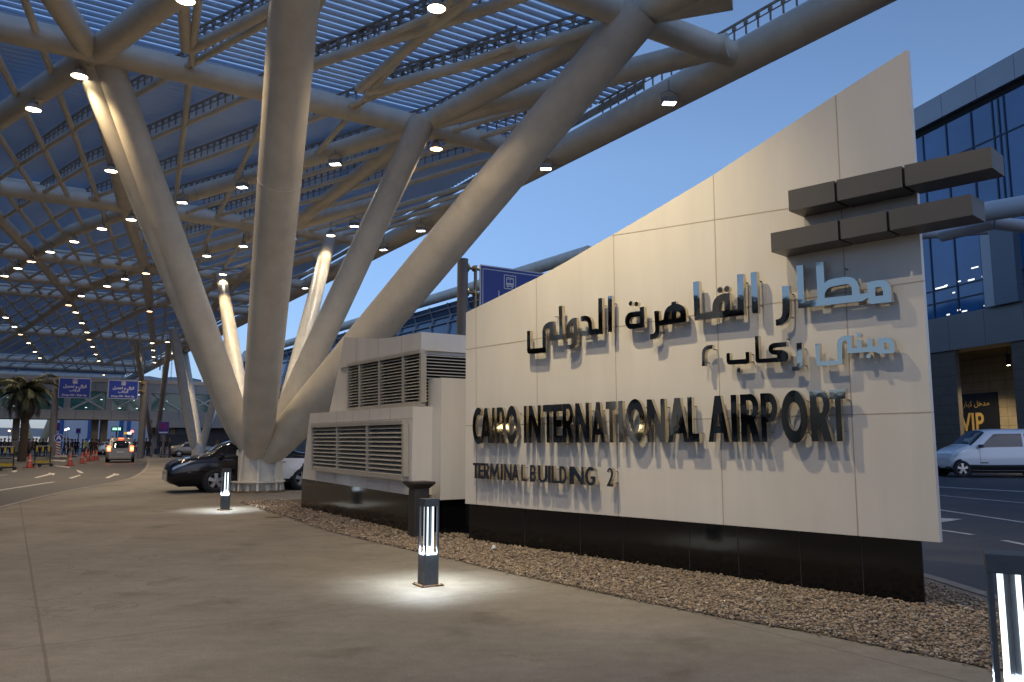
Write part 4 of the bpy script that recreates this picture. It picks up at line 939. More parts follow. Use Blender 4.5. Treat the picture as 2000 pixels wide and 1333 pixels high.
# glowing bars set on the panes to imitate lamp light in the glass
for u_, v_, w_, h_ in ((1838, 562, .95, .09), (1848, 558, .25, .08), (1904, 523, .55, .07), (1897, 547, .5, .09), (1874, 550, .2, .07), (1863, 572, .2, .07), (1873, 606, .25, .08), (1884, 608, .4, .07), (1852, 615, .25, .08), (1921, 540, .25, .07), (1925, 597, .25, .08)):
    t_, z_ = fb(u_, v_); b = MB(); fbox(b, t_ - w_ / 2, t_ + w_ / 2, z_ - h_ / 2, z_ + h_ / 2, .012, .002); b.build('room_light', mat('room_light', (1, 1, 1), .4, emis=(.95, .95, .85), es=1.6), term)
# recessed entrance under the fascia
OW = -6.0
def fw(u, v): q = on_plane(u, v, PB + NB * OW, NB); return ((q - PB).dot(DB), q.z)
b = MB(); fbox(b, T0, T1, ROADZ, zf0 + .25, OW, OW - .4); b.build('recess_wall', M_STONE, term)
b = MB()
for k in range(1, 12): fbox(b, T0, T1, k * .62 - .012, k * .62 + .012, OW + .006, OW + .002)
for k in range(30): 
    t = T0 + 1.0 + k * 1.35; fbox(b, t - .01, t + .01, 0, zf0 + .2, OW + .007, OW + .003)
b.build('stone_joint', mat('stone_joint', (.12, .095, .06), .8), term)
b = MB(); fbox(b, T0, T1, zf0 - .02, zf0 + .12, -.02, OW + .02); b.build('soffit', mat('ribbed_soffit', (.34, .28, .19), .6, var=.12, scale=1.5), term)
b = MB()
for k in range(12): fbox(b, T0, T1, zf0 - .05, zf0 - .025, OW + .3 + k * .38, OW + .36 + k * .38)
b.build('soffit_rib', mat('soffit_rib', (.10, .08, .05), .7), term)
for u0, u1 in ((1822, 1874), (1986, 2030), (1700, 1735), (2110, 2160)):
    a, c = fb(u1, 800)[0], fb(u0, 800)[0]; b = MB(); fbox(b, a, c, ROADZ, zf0 - .03, .05, -.25); pl_ = b.build('pillar', M_DSTONE, term)
    b = MB()
    for k in range(1, 12): fbox(b, a, c, k * .62 - .012, k * .62 + .012, .056, .051)
    b.build('stone_joint', M_SEAM, pl_)
# poster fixed to the recess wall
pa, pb_, pz1, pz0 = fw(1949, 768)[0], fw(1872, 775)[0] + .6, fw(1930, 767)[1], fw(1930, 893)[1]
vip = thing('entrance_poster', 'black entrance poster with gold lettering on the lit stone wall behind the white van', 'poster', fq((pa + pb_) / 2, pz0, OW + .03).to_tuple())
b = MB(); fbox(b, pa, pb_, pz0, pz1, OW + .05, OW + .01); b.build('panel', mat('poster_black', (.012, .012, .014), .35), vip)
M_GOLD = mat('gold_lettering', (.50, .33, .10), .4)
hx = -DB
def ptx(name, s, u, v, uw, vh):
    t, z = fw(u, v); w_ = abs(fw(u + uw / 2, v)[0] - fw(u - uw / 2, v)[0]); h_ = abs(fw(u, v + vh / 2)[1] - fw(u, v - vh / 2)[1])
    text_mesh(name, s, 1, M_GOLD, fq(t, z, OW + .053), hx, UP, vip, width=w_, height=h_, bold=.02)
ptx('arabic_line', '\uFEAD\uFE8E\uFE92\uFEDB \uFEDE\uFEA7\uFEAA\uFEE3', 1907, 790, 52, 14)
ptx('vip_line', 'VIP', 1900, 826, 46, 38); ptx('english_line', 'ENTRANCE', 1897, 863, 50, 14)
# hanging cylinder downlight and the warm light in the recess
tl, zl_ = fb(1969, 703, -1.6)
hl = thing('pendant_lamp', 'black cylinder downlight hanging under the terminal overhang', 'lamp', fq(tl, zl_, -1.6).to_tuple())
b = MB(); b.tube(fq(tl, zl_ - .34, -1.6), fq(tl, zl_ + .38, -1.6), .115, n=16); b.tube(fq(tl, zl_ + .38, -1.6), fq(tl, zf0, -1.6), .015, n=8); b.build('housing', M_BLACK, hl)
b = MB(); b.tube(fq(tl, zl_ - .355, -1.6), fq(tl, zl_ - .344, -1.6), .095, n=14); b.build('lens', M_WARM, hl)
def bulb(par, loc, e, col=(1, .80, .48), size=R(140), name='bulb', rad=.08):
    ld = bpy.data.lights.new(name, 'SPOT'); ld.energy = e; ld.color = col; ld.spot_size = size; ld.spot_blend = .5; ld.shadow_soft_size = rad
    lo = bpy.data.objects.new(name, ld); COL.objects.link(lo); lo.parent = par
    off = Vector((0, 0, 0)); q = par
    while q: off += Vector(q.location); q = q.parent
    lo.location = Vector(loc) - off; return lo
bulb(hl, fq(tl, zl_ - .4, -1.6), 900)
for k, dt in enumerate((-2.6, 5.6)):  # two added pendants, kept out of sight, that light the recess
    o = dup(hl, (fq(tl + dt, zl_, -2.4)).to_tuple(), None, ['black cylinder downlight hidden under the overhang above the van roof', 'black cylinder downlight behind the brown pillar'][k])
# pale tube frame of the next canopy in front of the glass
fr_ = thing('tube_frame', 'pale blue steel tube frame jutting out behind the dark sign bars', 'tube frame', fq(6, 9, 3).to_tuple())
def frt(u0, v0, Y0, u1, v1, Y1, r): 
    b = MB(); b.tube(at_y(u0, v0, Y0), at_y(u1, v1, Y1), r, n=24); b.build('tube', mat('pale_tube_paint', (.50, .52, .55), .4), fr_, rec=False)
frt(1745, 442, 29, 2090, 388, 23, .33); frt(1840, 462, 28, 1945, 436, 26, .20); frt(1945, 436, 26, 2080, 452, 25, .22); frt(1800, 459, 29, 1930, 449, 28, .18)
for u_, v_, y_ in ((2090, 388, 23), (1748, 441, 28.9)):
    q = at_y(u_, v_, y_); b = MB(); b.tube((q.x, q.y, ROADZ), q, .30, n=20); b.build('leg', mat('pale_tube_paint', (.50, .52, .55)), fr_, rec=False)
# ================================================================ FAR GLASS HALL (behind the vent house)
hA, hB = at_y(1104, 508, 53.8), at_y(538, 679, 105)
hd = (hB - hA); hd.z = 0; hL = hd.length; hd.normalize(); hn = Vector((-hd.y, hd.x, 0)); hn = hn if hn.x < 0 else -hn
hall = thing('glass_hall', 'long curved blue glass hall with a pale roof tube behind the column', 'building', (hA.x, hA.y, 0))
HZ = hA.z
zt2 = lambda t: hA.z + (hB.z - hA.z) * t / hL
hq = lambda t, z, o=0.0: Vector((hA.x, hA.y, 0)) + hd * t + hn * o + UP * z
t0, t1 = -3, hL + 30
b = MB(); b.tube(hq(t0, zt2(t0) - .1, .4), hq(t1, zt2(t1) - .1, .4), .45, n=18); b.build('roof_tube', M_STEEL, hall, rec=False)
prof = [(.0, -.7), (-.5, -1.6), (-.2, -2.6), (.3, -5.0), (.9, -9.5)]   # leaning glass skin: offset, drop below roof
b = MB()
for (o0, d0), (o1, d1) in zip(prof[:-1], prof[1:]):
    b.add([hq(t0, zt2(t0) + d0, o0), hq(t1, zt2(t1) + d0, o0), hq(t1, zt2(t1) + d1, o1), hq(t0, zt2(t0) + d1, o1)], [(0, 1, 2, 3)])
b.build('glass_skin', mat('hall_glass', (.07, .15, .27), .16, spec=.8, var=.3, scale=.12), hall)
for k in range(int((t1 - t0) / 3.2)):
    t = t0 + k * 3.2; b = MB()
    for (o0, d0), (o1, d1) in zip(prof[:-1], prof[1:]): b.tube(hq(t, zt2(t) + d0, o0 + .12), hq(t + .25, zt2(t) + d1, o1 + .12), .08, n=6, cap=False)
    b.build('rib', mat('pale_rib', (.32, .34, .38), .45), hall, rec=False)
b = MB()
for d in (-1.1, -1.7, -2.3, -4.2, -6.4):
    o = np.interp(-d, [.7, 1.6, 2.6, 5, 9.5], [0, -.5, -.2, .3, .9]); b.tube(hq(t0, zt2(t0) + d, o + .1), hq(t1, zt2(t1) + d, o + .1), .07 if d > -2.5 else .035, n=6, cap=False)
b.build('glazing_bar', mat('pale_rib', (.32, .34, .38)), hall, rec=False)
b = MB(); fl = lambda t, z, o: hq(t, z, o)
b.hexa([fl(t0, ROADZ, .6), fl(t1, ROADZ, .6), fl(t1, ROADZ, -10), fl(t0, ROADZ, -10), fl(t0, zt2(t0) - 9.4, .6), fl(t1, zt2(t1) - 9.4, .6), fl(t1, zt2(t1) - 9.4, -10), fl(t0, zt2(t0) - 9.4, -10)]); b.build('base_wall', M_FASC, hall)
b = MB(); b.hexa([fl(t0, 4, -.9), fl(t1, 4, -.9), fl(t1, 4, -12), fl(t0, 4, -12), fl(t0, zt2(t0) - .8, -.9), fl(t1, zt2(t1) - .8, -.9), fl(t1, zt2(t1) - 1.2, -12), fl(t0, zt2(t0) - 1.2, -12)]); b.build('core', mat('hall_core', (.03, .05, .08), .7), hall)
# ================================================================ LINK BRIDGE
YB2 = 88.0
bA = at_y(150, 739, YB2); bpz = pe_of(bA); eBr = bpz[1]
def bre(u, v): return on_e(u, v, eBr)
zt_, zwt, zwb, zb_ = bre(100, 735)[1], bre(100, 762)[1], bre(100, 800)[1], bre(100, 818.5)[1]
zr = bre(100, 743)[1]
pb0, pb1 = -75.0, 33.0
br = thing('link_bridge', 'grey enclosed footbridge with lit green glass and white cross bracing', 'bridge', pe(-20, eBr, zb_).to_tuple())
def bbx(b, p0, p1, z0, z1, o0, o1): b.hexa([pe(p0, eBr + o0, z0), pe(p1, eBr + o0, z0), pe(p1, eBr + o1, z0), pe(p0, eBr + o1, z0), pe(p0, eBr + o0, z1), pe(p1, eBr + o0, z1), pe(p1, eBr + o1, z1), pe(p0, eBr + o1, z1)])
M_BRG = mat('bridge_panel_grey', (.40, .37, .32), .5, var=.08, scale=.4)
b = MB(); bbx(b, pb0, pb1, zb_, zwb, 0, 5); b.build('deck_beam', M_BRG, br)
b = MB(); bbx(b, pb0, pb1, zwt, zr, 0, 5); b.build('roof_beam', M_BRG, br)
b = MB(); bbx(b, pb0, pb1, zr, zt_, -.1, 5); b.build('roof_cap', mat('beige_roof_cap', (.72, .53, .36), .6, var=.12, scale=.5), br)
b = MB(); bbx(b, pb0, pb1, zwb + .01, zwt - .01, .55, .6); b.build('glazing', mat('bridge_glass', (.008, .045, .055), .08, spec=.8, var=.5, scale=.35, emis=(.01, .10, .12), es=.16), br)
b = MB(); bbx(b, pb0, pb1, zwb + .02, zwt - .02, .9, 4.9); b.build('interior', M_BLACK, br)
bay = 4.15; p00 = bre(212, 800)[0]
k0, k1 = int((pb0 - p00) / bay), int((pb1 - p00) / bay)
for k in range(k0, k1):
    p = p00 + k * bay
    b = MB(); bbx(b, p - .32, p + .32, zwb, zwt, .05, .5); b.build('post', M_BRG, br)
    b = MB(); kind = k % 3
    def dg(a, za, c, zc): b.tube(pe(a, eBr + .42, za), pe(c, eBr + .42, zc), .12, n=8)
    if kind == 0: dg(p + .3, zwb, p + bay - .3, zwt)
    elif kind == 1: dg(p + .3, zwt, p + bay - .3, zwb)
    else: dg(p + .3, zwb, p + bay - .3, zwt); dg(p + .3, zwt, p + bay - .3, zwb)
    b.build('brace', mat('brace_paint', (.66, .62, .54), .45), br, rec=False)
b = MB()
for k in range(40):
    p = RNG.uniform(-40, 20); z = zwt - RNG.choice([.25, .3, .9, zwt - zwb - .3]); b.box(pe(p, eBr + .52, z), (RNG.uniform(.15, .35), .02, .06), (PV, EV, UP))
b.build('ceiling_light', mat('bridge_light', (1, 1, 1), .4, emis=(.75, 1, .85), es=2.2), br)
b = MB()
for k in range(60):
    p = pb0 + k * 1.8; b.box(pe(p, eBr - .003, (zb_ + zwb) / 2), (.03, .006, zwb - zb_ - .02), (PV, EV, UP)); b.box(pe(p, eBr - .003, (zwt + zr) / 2), (.03, .006, zr - zwt - .02), (PV, EV, UP))
b.build('panel_seam', M_SEAM, br)
for u in (31, 188, 206):
    p = bre(u, 840)[0]
    b = MB(); b.hexa([pe(p - .34, eBr + 1.5, ROADZ), pe(p + .34, eBr + 1.5, ROADZ), pe(p + .34, eBr + 3, ROADZ), pe(p - .34, eBr + 3, ROADZ), pe(p - .34, eBr + 1.5, zb_), pe(p + .34, eBr + 1.5, zb_), pe(p + .34, eBr + 3, zb_), pe(p - .34, eBr + 3, zb_)]); b.build('pier', mat('bridge_pier', (.20, .16, .10), .7, var=.2, scale=2), br)
# lower kiosk wing under the bridge at the right
wg = thing('bridge_stair_block', 'low grey block with doors and small windows under the right end of the footbridge', 'building', at_y(345, 862, 84).to_tuple())
pa_, pb2 = bre(296, 840)[0], bre(470, 840)[0]
b = MB(); bbx(b, pa_, pb2, bre(380, 836)[1], zb_ - .02, -.3, 4); b.build('wall', M_BRG, wg)
b = MB(); bbx(b, pa_ + .3, pb2, ROADZ, bre(380, 836)[1], 1.2, 4); b.build('recess', mat('kiosk_dark', (.05, .05, .055), .5), wg)
for k, (u, c) in enumerate(((305, (.20, .19, .18)), (322, (.20, .19, .18)), (340, (.32, .26, .14)), (352, (.05, .08, .12)), (362, (.05, .08, .12)))):
    p = bre(u, 845)[0]; b = MB(); bbx(b, p - .3, p + .3, ROADZ if k < 2 else 2.2, bre(380, 837)[1], 1.1, 1.19); b.build('doorway' if k < 2 else 'window', mat('kiosk_leaf_%d' % k, c, .4), wg)
# ================================================================ OVERHEAD BLUE SIGNS
def bigsign(post_px, yb, l, t, r, bt, side, lab, Y):
    u, vt = post_px
    base = at_y(u, 862, Y); base.z = 0
    s = thing('road_sign', lab, 'sign', base.to_tuple(), group='blue drop off signs over the road')
    ztop = at_y(u, vt, Y).z; e0 = pe_of(base)[1]
    b = MB(); b.tube((base.x, base.y, ROADZ), (base.x, base.y, ztop), .29, n=20); b.build('post', mat('sign_post_paint', (.36, .33, .30)), s)
    (p0, z1), (p1, z1b), (_, z0) = on_e(l, t, e0 - .5), on_e(r, t, e0 - .5), on_e(l, bt, e0 - .5)
    w_, h_ = p1 - p0, z1 - z0; c = pe((p0 + p1) / 2, e0 - .5, (z0 + z1) / 2)
    b = MB(); b.box(c, (w_, .08, h_), (PV, EV, UP)); bd = b.build('board', mat('sign_rim', (.25, .30, .45), .5), s)
    b = MB(); b.box(c - EV * .042, (w_ - .14, .004, h_ - .14), (PV, EV, UP)); b.build('blue_face', M_BLUE, bd)
    f = c - EV * .047; MW = mat('sign_white_dim', (.62, .65, .75), .5)
    text_mesh('arabic_line', '\uFEDE\uFEF4\uFEE4\uFEA4\uFE97 \uFEED \uFEDD\uFE8D\uFEB0\uFEE7\uFE8D', 1, MW, f + UP * h_ * .07, PV, UP, bd, width=w_ * .70, height=h_ * .20, ext=.002, bold=.018)
    text_mesh('arabic_line', '\uFE8F\uFE8E\uFEDB\uFEAE\uFEDF\uFE8D', 1, MW, f - UP * h_ * .13, PV, UP, bd, width=w_ * .32, height=h_ * .16, ext=.002, bold=.018)
    text_mesh('english_line', 'Drop Off - Pick Up', 1, MW, f - UP * h_ * .37, PV, UP, bd, width=w_ * .76, height=h_ * .12, ext=.002, bold=.012)
    busicon(f + UP * h_ * .33 + PV * 0, h_ * .2, bd)
    b = MB()
    for z in (z1 - h_ * .08, z1 - h_ * .55): 
        a = pe(p1 if side > 0 else p0, e0 - .42, z); b.tube(a, Vector((base.x, base.y, z)) - EV * .2, .10, n=8); b.box((a + Vector((base.x, base.y, z))) / 2, (.5, .3, .22), (PV, EV, UP))
    b.build('bracket', mat('galvanised_bracket', (.30, .24, .15)), s)
bigsign((102, 735), 0, 115.5, 737.5, 179, 777, -1, 'left one of two blue drop off signs, on the post beside the palm', 70)
bigsign((276, 744), 0, 212, 742, 271.5, 779, 1, 'right one of two blue drop off signs, above the silver van', 70)
# ================================================================ FAR BRANCHING COLUMNS
def fcol(base_px, Y, tops, lab, dr=.5): 
    bs_ = at_y(base_px[0], 862, Y); bs_.z = ROADZ
    tt_ = []
    for i, (u, v, rad) in enumerate(tops): tt_.append((cz(u, v), ((i % 2 - .5) * .5, (i // 2 - .5) * .5, .9), rad))
    column(bs_, tt_, lab, r=.46, drum=dr, detail=False)
fcol((388, 862), 66, [(338, 640, .80), (360, 682, .66), (480, 690, .62), (450, 640, .62)], 'far white branching column behind the parked cars')
fcol((303, 862), 98, [(265, 663, .58), (331, 668, .58)], 'farthest white branching column beside the footbridge')
# unseen columns across the road, added to vary the reflections in the lettering
for bx_, by_, tp_, lb_ in ((-21.0, 7.0, ((-26, 2), (-17, 3), (-27, 13), (-16, 12)), 'white branching column across the left road level with the photographer'), (-33.0, 27.0, ((-38, 22), (-29, 22), (-38, 33), (-28, 32)), 'white branching column across the left road farther on')):
    column((bx_, by_, ROADZ), [(Vector((x_, y_, ZC)), ((x_ - bx_) * .08, (y_ - by_) * .08, .95), .9) for x_, y_ in tp_], lb_, detail=False)
for u, lab in ((57, 'left pale leg under the footbridge beyond the palm'), (85, 'right pale leg under the footbridge beyond the palm'), (167, None)):
    if lab is None: continue
    q = at_y(u, 862, 105); lg = thing('slanted_leg', lab, 'leg', (q.x, q.y, 0), group='pale slanted legs beyond the footbridge'); s_ = 1 if u == 57 else -1
    b = MB(); b.tube((q.x + s_ * .6, q.y, ROADZ), (q.x - s_ * 1.6, q.y, 6.5), .45, n=12); b.build('tube', mat('pale_green_paint', (.42, .46, .38), .5), lg)
# distant airport structures beyond the bridge
fly = thing('flyover', 'distant pale concrete flyover beyond the footbridge at the far left', 'flyover', (at_y(10, 840, 190)).to_tuple())
a, c = at_y(-250, 836, 190), at_y(130, 843, 190)
b = MB(); d_ = Vector((0, 6, 0)); b.hexa([a - UP * 1.4, c - UP * 1.4, c - UP * 1.4 + d_, a - UP * 1.4 + d_, a + UP * .6, c + UP * .6, c + UP * .6 + d_, a + UP * .6 + d_]); b.build('deck', mat('pale_concrete', (.42, .42, .42), .7), fly)
for f in (.2, .45, .7, .92):
    q = a.lerp(c, f); b = MB(); b.tube((q.x, q.y + 3, ROADZ), (q.x, q.y + 3, q.z - 1.4), .8, n=10); b.build('pier', mat('pale_concrete', (.42, .42, .42)), fly)
wb = thing('distant_hangar', 'pale distant hangar with blue corner strips seen under the footbridge', 'building', at_y(150, 862, 170).to_tuple())
a, c = at_y(104, 832, 170), at_y(252, 836, 170)
b = MB(); d_ = Vector((0, 30, 0)); b.hexa([Vector((a.x, a.y, 0)), Vector((c.x, c.y, 0)), Vector((c.x, c.y, 0)) + d_, Vector((a.x, a.y, 0)) + d_, Vector((a.x, a.y, 9)), Vector((c.x, c.y, 9)), Vector((c.x, c.y, 9)) + d_, Vector((a.x, a.y, 9)) + d_]); b.build('wall', mat('pale_hangar', (.52, .52, .55), .6, var=.05, scale=.1), wb)
for u in (118, 174, 235, 250):
    q0, q1 = at_y(u - 3.5, 840, 169.5), at_y(u + 3.5, 840, 169.5); b = MB(); b.box(((q0.x + q1.x) / 2, 169.8, 4.6), (q1.x - q0.x, .3, 9.0)); b.build('blue_strip', mat('blue_strip', (.02, .10, .30), .4), wb)
# town and aerials beyond the sky gap
tw = thing('distant_office', 'tiny distant flat roofed office block behind the footbridge roof', 'building', at_y(318, 862, 260).to_tuple())
for k, (u0, u1, v) in enumerate(((256, 292, 735), (292, 322, 741), (322, 366, 737))):
    q0, q1 = at_y(u0, v, 260 + k), at_y(u1, v, 260 + k); b = MB(); b.box(((q0.x + q1.x) / 2, q0.y + 6, q0.z / 2), (q1.x - q0.x, 12, q0.z)); b.build('wing', mat('distant_wall_%d' % k, ((.30, .32, .36), (.38, .40, .44), (.26, .29, .34))[k], .7), tw)
for i, (u, v) in enumerate(((283, 692), (337, 682), (318, 715))):
    q = at_y(u, v, 250); m = thing('radio_mast', ['left thin lattice mast in the sky gap over the bridge', 'taller thin lattice mast in the sky gap over the bridge', 'short thin mast between the two lattice masts'][i], 'mast', (q.x, q.y, 0), group='radio masts on the skyline')
    b = MB(); b.path([(q.x - .35, q.y, 0), (q.x - .08, q.y, q.z)], .05, n=5); b.path([(q.x + .35, q.y, 0), (q.x + .08, q.y, q.z)], .05, n=5)
    for k in range(22):
        z = q.z * k / 22; w0 = .35 - .27 * k / 22; b.tube((q.x - w0, q.y, z), (q.x + w0, q.y, z + q.z / 22), .03, n=4)
    b.build('lattice', mat('mast_steel', (.12, .14, .18), .6), m, rec=False)
# ================================================================ THE DARK SIDE ACROSS THE ROAD (unseen, added for the lettering to mirror)
pk = thing('parking_block', 'long dark multi storey car park across the road, mirrored in the lettering', 'building', (-62, 28, 0))
M_DARKB = mat('dark_concrete', (.12, .105, .085), .7, var=.3, scale=.3)
for k in range(5):
    b = MB(); b.box((-66, 30, 1.2 + k * 3.1), (10, 84, 1.0)); b.build('floor_slab', M_DARKB, pk)
b = MB(); b.box((-68, 30, 7.5), (8, 82, 15)); b.build('core', mat('dark_core', (.012, .012, .014), .6), pk)
for k in range(14):
    b = MB(); b.box((-61.2, -9 + k * 6.0, 7), (.6, .6, 14)); b.build('pillar', M_DARKB, pk)
for k in range(22):
    b = MB(); b.box((-60.9, RNG.uniform(-8, 68), 2.6 + 3.1 * int(RNG.integers(0, 4))), (.15, 1.6, .3)); b.build('strip_light', mat('warm_strip', (1, 1, 1), .4, emis=(1, .78, .42), es=6), pk)  # added glowing strips, unseen, so the letters pick up warm glints
lw = thing('boundary_wall', 'low dark boundary wall across the road behind the photographer', 'wall', (-40, -40, 0))
b = MB(); b.box((-46, -34, 2.4), (.5, 60, 4.8)); b.build('wall', mat('brown_wall', (.16, .13, .095), .8, var=.4, scale=.5), lw)
for k in range(11):
    b = MB(); b.box((-45.6, -62 + k * 5.6, 2.5), (.4, .5, 5.0)); b.build('buttress', mat('brown_wall', (.07, .05, .035)), lw)
# ================================================================ VEHICLES
def crom(xs, ys, x):
    """smooth monotone-ish interpolation through (xs, ys)"""
    n = len(xs); x = min(max(x, xs[0]), xs[-1]); k = 0
    while k < n - 2 and xs[k + 1] < x: k += 1
    h = xs[k + 1] - xs[k]; t = (x - xs[k]) / h
    def m(i):
        if i <= 0: return (ys[1] - ys[0]) / (xs[1] - xs[0])
        if i >= n - 1: return (ys[-1] - ys[-2]) / (xs[-1] - xs[-2])
        a, c = (ys[i] - ys[i - 1]) / (xs[i] - xs[i - 1]), (ys[i + 1] - ys[i]) / (xs[i + 1] - xs[i])
        return 0 if a * c <= 0 else 2 * a * c / (a + c)
    m0, m1 = m(k) * h, m(k + 1) * h
    return (2 * t ** 3 - 3 * t * t + 1) * ys[k] + (t ** 3 - 2 * t * t + t) * m0 + (-2 * t ** 3 + 3 * t * t) * ys[k + 1] + (t ** 3 - t * t) * m1
SECT = [0, .12, .25, .38, .5, .58, .66, .74, .82, .9, .95, 1.0]
class CarBody:
    """x forward from the rear bumper to the nose; stations: x, bottom, belt, top, half width at belt, half width at top"""
    def __init__(s, st): s.st = sorted(st); s.xs = [q[0] for q in s.st]
    def par(s, x): return [crom(s.xs, [q[k] for q in s.st], x) for k in range(1, 6)]
    def pt(s, x, v, off=0.0):
        zb, zs, zt, ws, wt = s.par(x)
        ctrl = [(ws * .84, zb), (ws * .97, zb + (zs - zb) * .22), (ws * 1.0, zb + (zs - zb) * .55), (ws * .965, zs), (wt + (ws - wt) * .12, zs + (zt - zs) * .80), (wt * .86, zt - (zt - zs) * .05), (wt * .5, zt), (0, zt + .012)]
        ks = [0, .14, .32, .5, .76, .85, .93, 1.0]
        return Vector((x, crom(ks, [c[0] for c in ctrl], v), crom(ks, [c[1] for c in ctrl], v)))
    def shell(s, m, nx=44):
        b = MB(); b.smooth = True; N = 26
        x0, x1 = s.xs[0], s.xs[-1]
        vs = []
        XS = [x0 + (x1 - x0) * (.5 - .5 * math.cos(math.pi * i / (nx - 1))) * .5 + (x1 - x0) * i / (nx - 1) * .5 for i in range(nx)]
        for x in XS:
            left = [s.pt(x, k / (N - 1)) for k in range(N)]
            vs += left + [Vector((p.x, -p.y, p.z)) for p in reversed(left[:-1])]
        M_ = 2 * N - 1
        fs = [(i * M_ + k, i * M_ + k + 1, (i + 1) * M_ + k + 1, (i + 1) * M_ + k) for i in range(nx - 1) for k in range(M_ - 1)]
        fs += [(i * M_ + M_ - 1, i * M_, (i + 1) * M_, (i + 1) * M_ + M_ - 1) for i in range(nx - 1)]
        b.add(vs, fs); b.add(vs[:M_], [tuple(range(M_))]); b.add(vs[-M_:], [tuple(reversed(range(M_)))])
        return b
    def patch(s, b, quad, side=0, off=.010, n=10):
        """quad = four (x, v) corners; side +1 / -1, or 0 for a patch right across (v up to the centre line)"""
        (xa, va), (xb, vb), (xc, vc), (xd, vd) = quad
        for sg in ((1, -1) if side == 0 else (side,)):
            vs = []
            for i in range(n + 1):
                for j in range(n + 1):
                    u, w = i / n, j / n
                    x = (xa * (1 - u) + xb * u) * (1 - w) + (xd * (1 - u) + xc * u) * w
                    v = (va * (1 - u) + vb * u) * (1 - w) + (vd * (1 - u) + vc * u) * w
                    p = s.pt(x, v); e = 2e-3
                    tx = s.pt(min(x + e, s.xs[-1]), v) - s.pt(max(x - e, s.xs[0]), v); tv = s.pt(x, min(v + e, 1)) - s.pt(x, max(v - e, 0))
                    nn = tx.cross(tv)
                    if nn.length > 1e-9:
                        nn.normalize()
                        if nn.y < 0 and abs(nn.y) > abs(nn.z) * .3: nn = -nn
                        elif abs(nn.y) <= abs(nn.z) * .3 and nn.z < 0: nn = -nn
                        p = p + nn * off
                    vs.append(Vector((p.x, p.y * sg, p.z)))
            b.add(vs, [(i * (n + 1) + j, (i + 1) * (n + 1) + j, (i + 1) * (n + 1) + j + 1, i * (n + 1) + j + 1) for i in range(n) for j in range(n)], True)
def wheel(root, x, y, r, wd, rim=M_RIM):
    sg = 1 if y > 0 else -1; Y = Vector((0, sg, 0)); ax = (Vector((1, 0, 0)), UP, Y)
    b = MB(); b.lathe([(r * .62, -wd / 2), (r * .93, -wd / 2), (r, -wd * .38), (r, wd * .38), (r * .93, wd / 2), (r * .66, wd / 2), (r * .64, wd * .42)], (x, y, r), 26, True, ax); w_ = b.build('wheel', M_TYRE, root, local=True)
    b = MB(); b.lathe([(r * .66, wd * .44), (r * .63, wd * .46), (r * .60, wd * .30), (.001, wd * .22)], (x, y, r), 26, False, ax)
    for k in range(5):
        a = 2 * math.pi * k / 5 + .3; d = Vector((math.cos(a), 0, math.sin(a))); s_ = Vector((-math.sin(a), 0, math.cos(a))); c = Vector((x, y, r)) + Y * wd * .40
        b.hexa([c + d * .05 - s_ * .045, c + d * r * .62 - s_ * .06, c + d * r * .62 + s_ * .06, c + d * .05 + s_ * .045, c + d * .05 - s_ * .04 + Y * .025, c + d * r * .62 - s_ * .05 + Y * .02, c + d * r * .62 + s_ * .05 + Y * .02, c + d * .05 + s_ * .04 + Y * .025])
    b.lathe([(.06, wd * .40), (.055, wd * .53), (.001, wd * .54)], (x, y, r), 14, False, ax)
    b.build('rim', rim, w_, local=True)
    b = MB(); b.lathe([(.001, -wd * .1), (r * .6, -wd * .1)], (x, y, r), 16, False, ax); b.build('brake_disc', M_BLACK, w_, local=True)
M_ARCH = mat('wheel_arch', (.006, .006, .007), .9)
M_CHROME = mat('chrome_trim', (.6, .6, .6), .12, metal=1)
M_HEADL = mat('headlamp_glass', (.42, .42, .42), .18, metal=.7, coat=.6)
M_TAILOFF = mat('tail_lamp_red', (.30, .012, .01), .25, coat=.8)
M_TAILON = mat('tail_lamp_lit', (.8, .05, .02), .3, emis=(1.0, .10, .03), es=9)
M_BRAKE = mat('brake_lamp_core', (1, .3, .1), .3, emis=(1.0, .30, .08), es=16)
M_INDI = mat('indicator_lit', (1, .5, .1), .3, emis=(1.0, .45, .08), es=14)
M_PLATE = mat('number_plate', (.55, .55, .52), .5)
M_TRIM = mat('black_plastic_trim', (.02, .02, .022), .55)
SEDAN = [(0, .34, .72, .80, .70, .55), (.06, .26, .82, .98, .80, .64), (.5, .22, .90, 1.06, .87, .70), (.95, .20, .92, 1.12, .89, .70), (1.45, .19, .93, 1.38, .90, .60), (2.0, .19, .93, 1.45, .90, .60), (2.6, .19, .92, 1.45, .90, .61), (3.05, .19, .91, 1.33, .90, .63), (3.45, .20, .92, 1.06, .89, .74), (3.75, .21, .90, 1.00, .89, .76), (4.12, .22, .83, .92, .87, .74), (4.34, .24, .75, .84, .83, .70), (4.44, .28, .66, .75, .77, .64), (4.5, .34, .54, .62, .70, .58)]
MPV = [(0, .40, .96, 1.02, .74, .62), (.05, .30, 1.04, 1.16, .84, .74), (.20, .24, 1.06, 1.55, .90, .70), (.50, .22, 1.06, 1.76, .91, .70), (1.3, .21, 1.04, 1.80, .92, .71), (2.2, .21, 1.02, 1.79, .92, .70), (2.8, .21, 1.00, 1.68, .92, .70), (3.35, .22, .99, 1.28, .91, .74), (3.7, .23, .96, 1.08, .89, .76), (4.1, .26, .84, .94, .85, .70), (4.3, .32, .68, .76, .72, .56)]
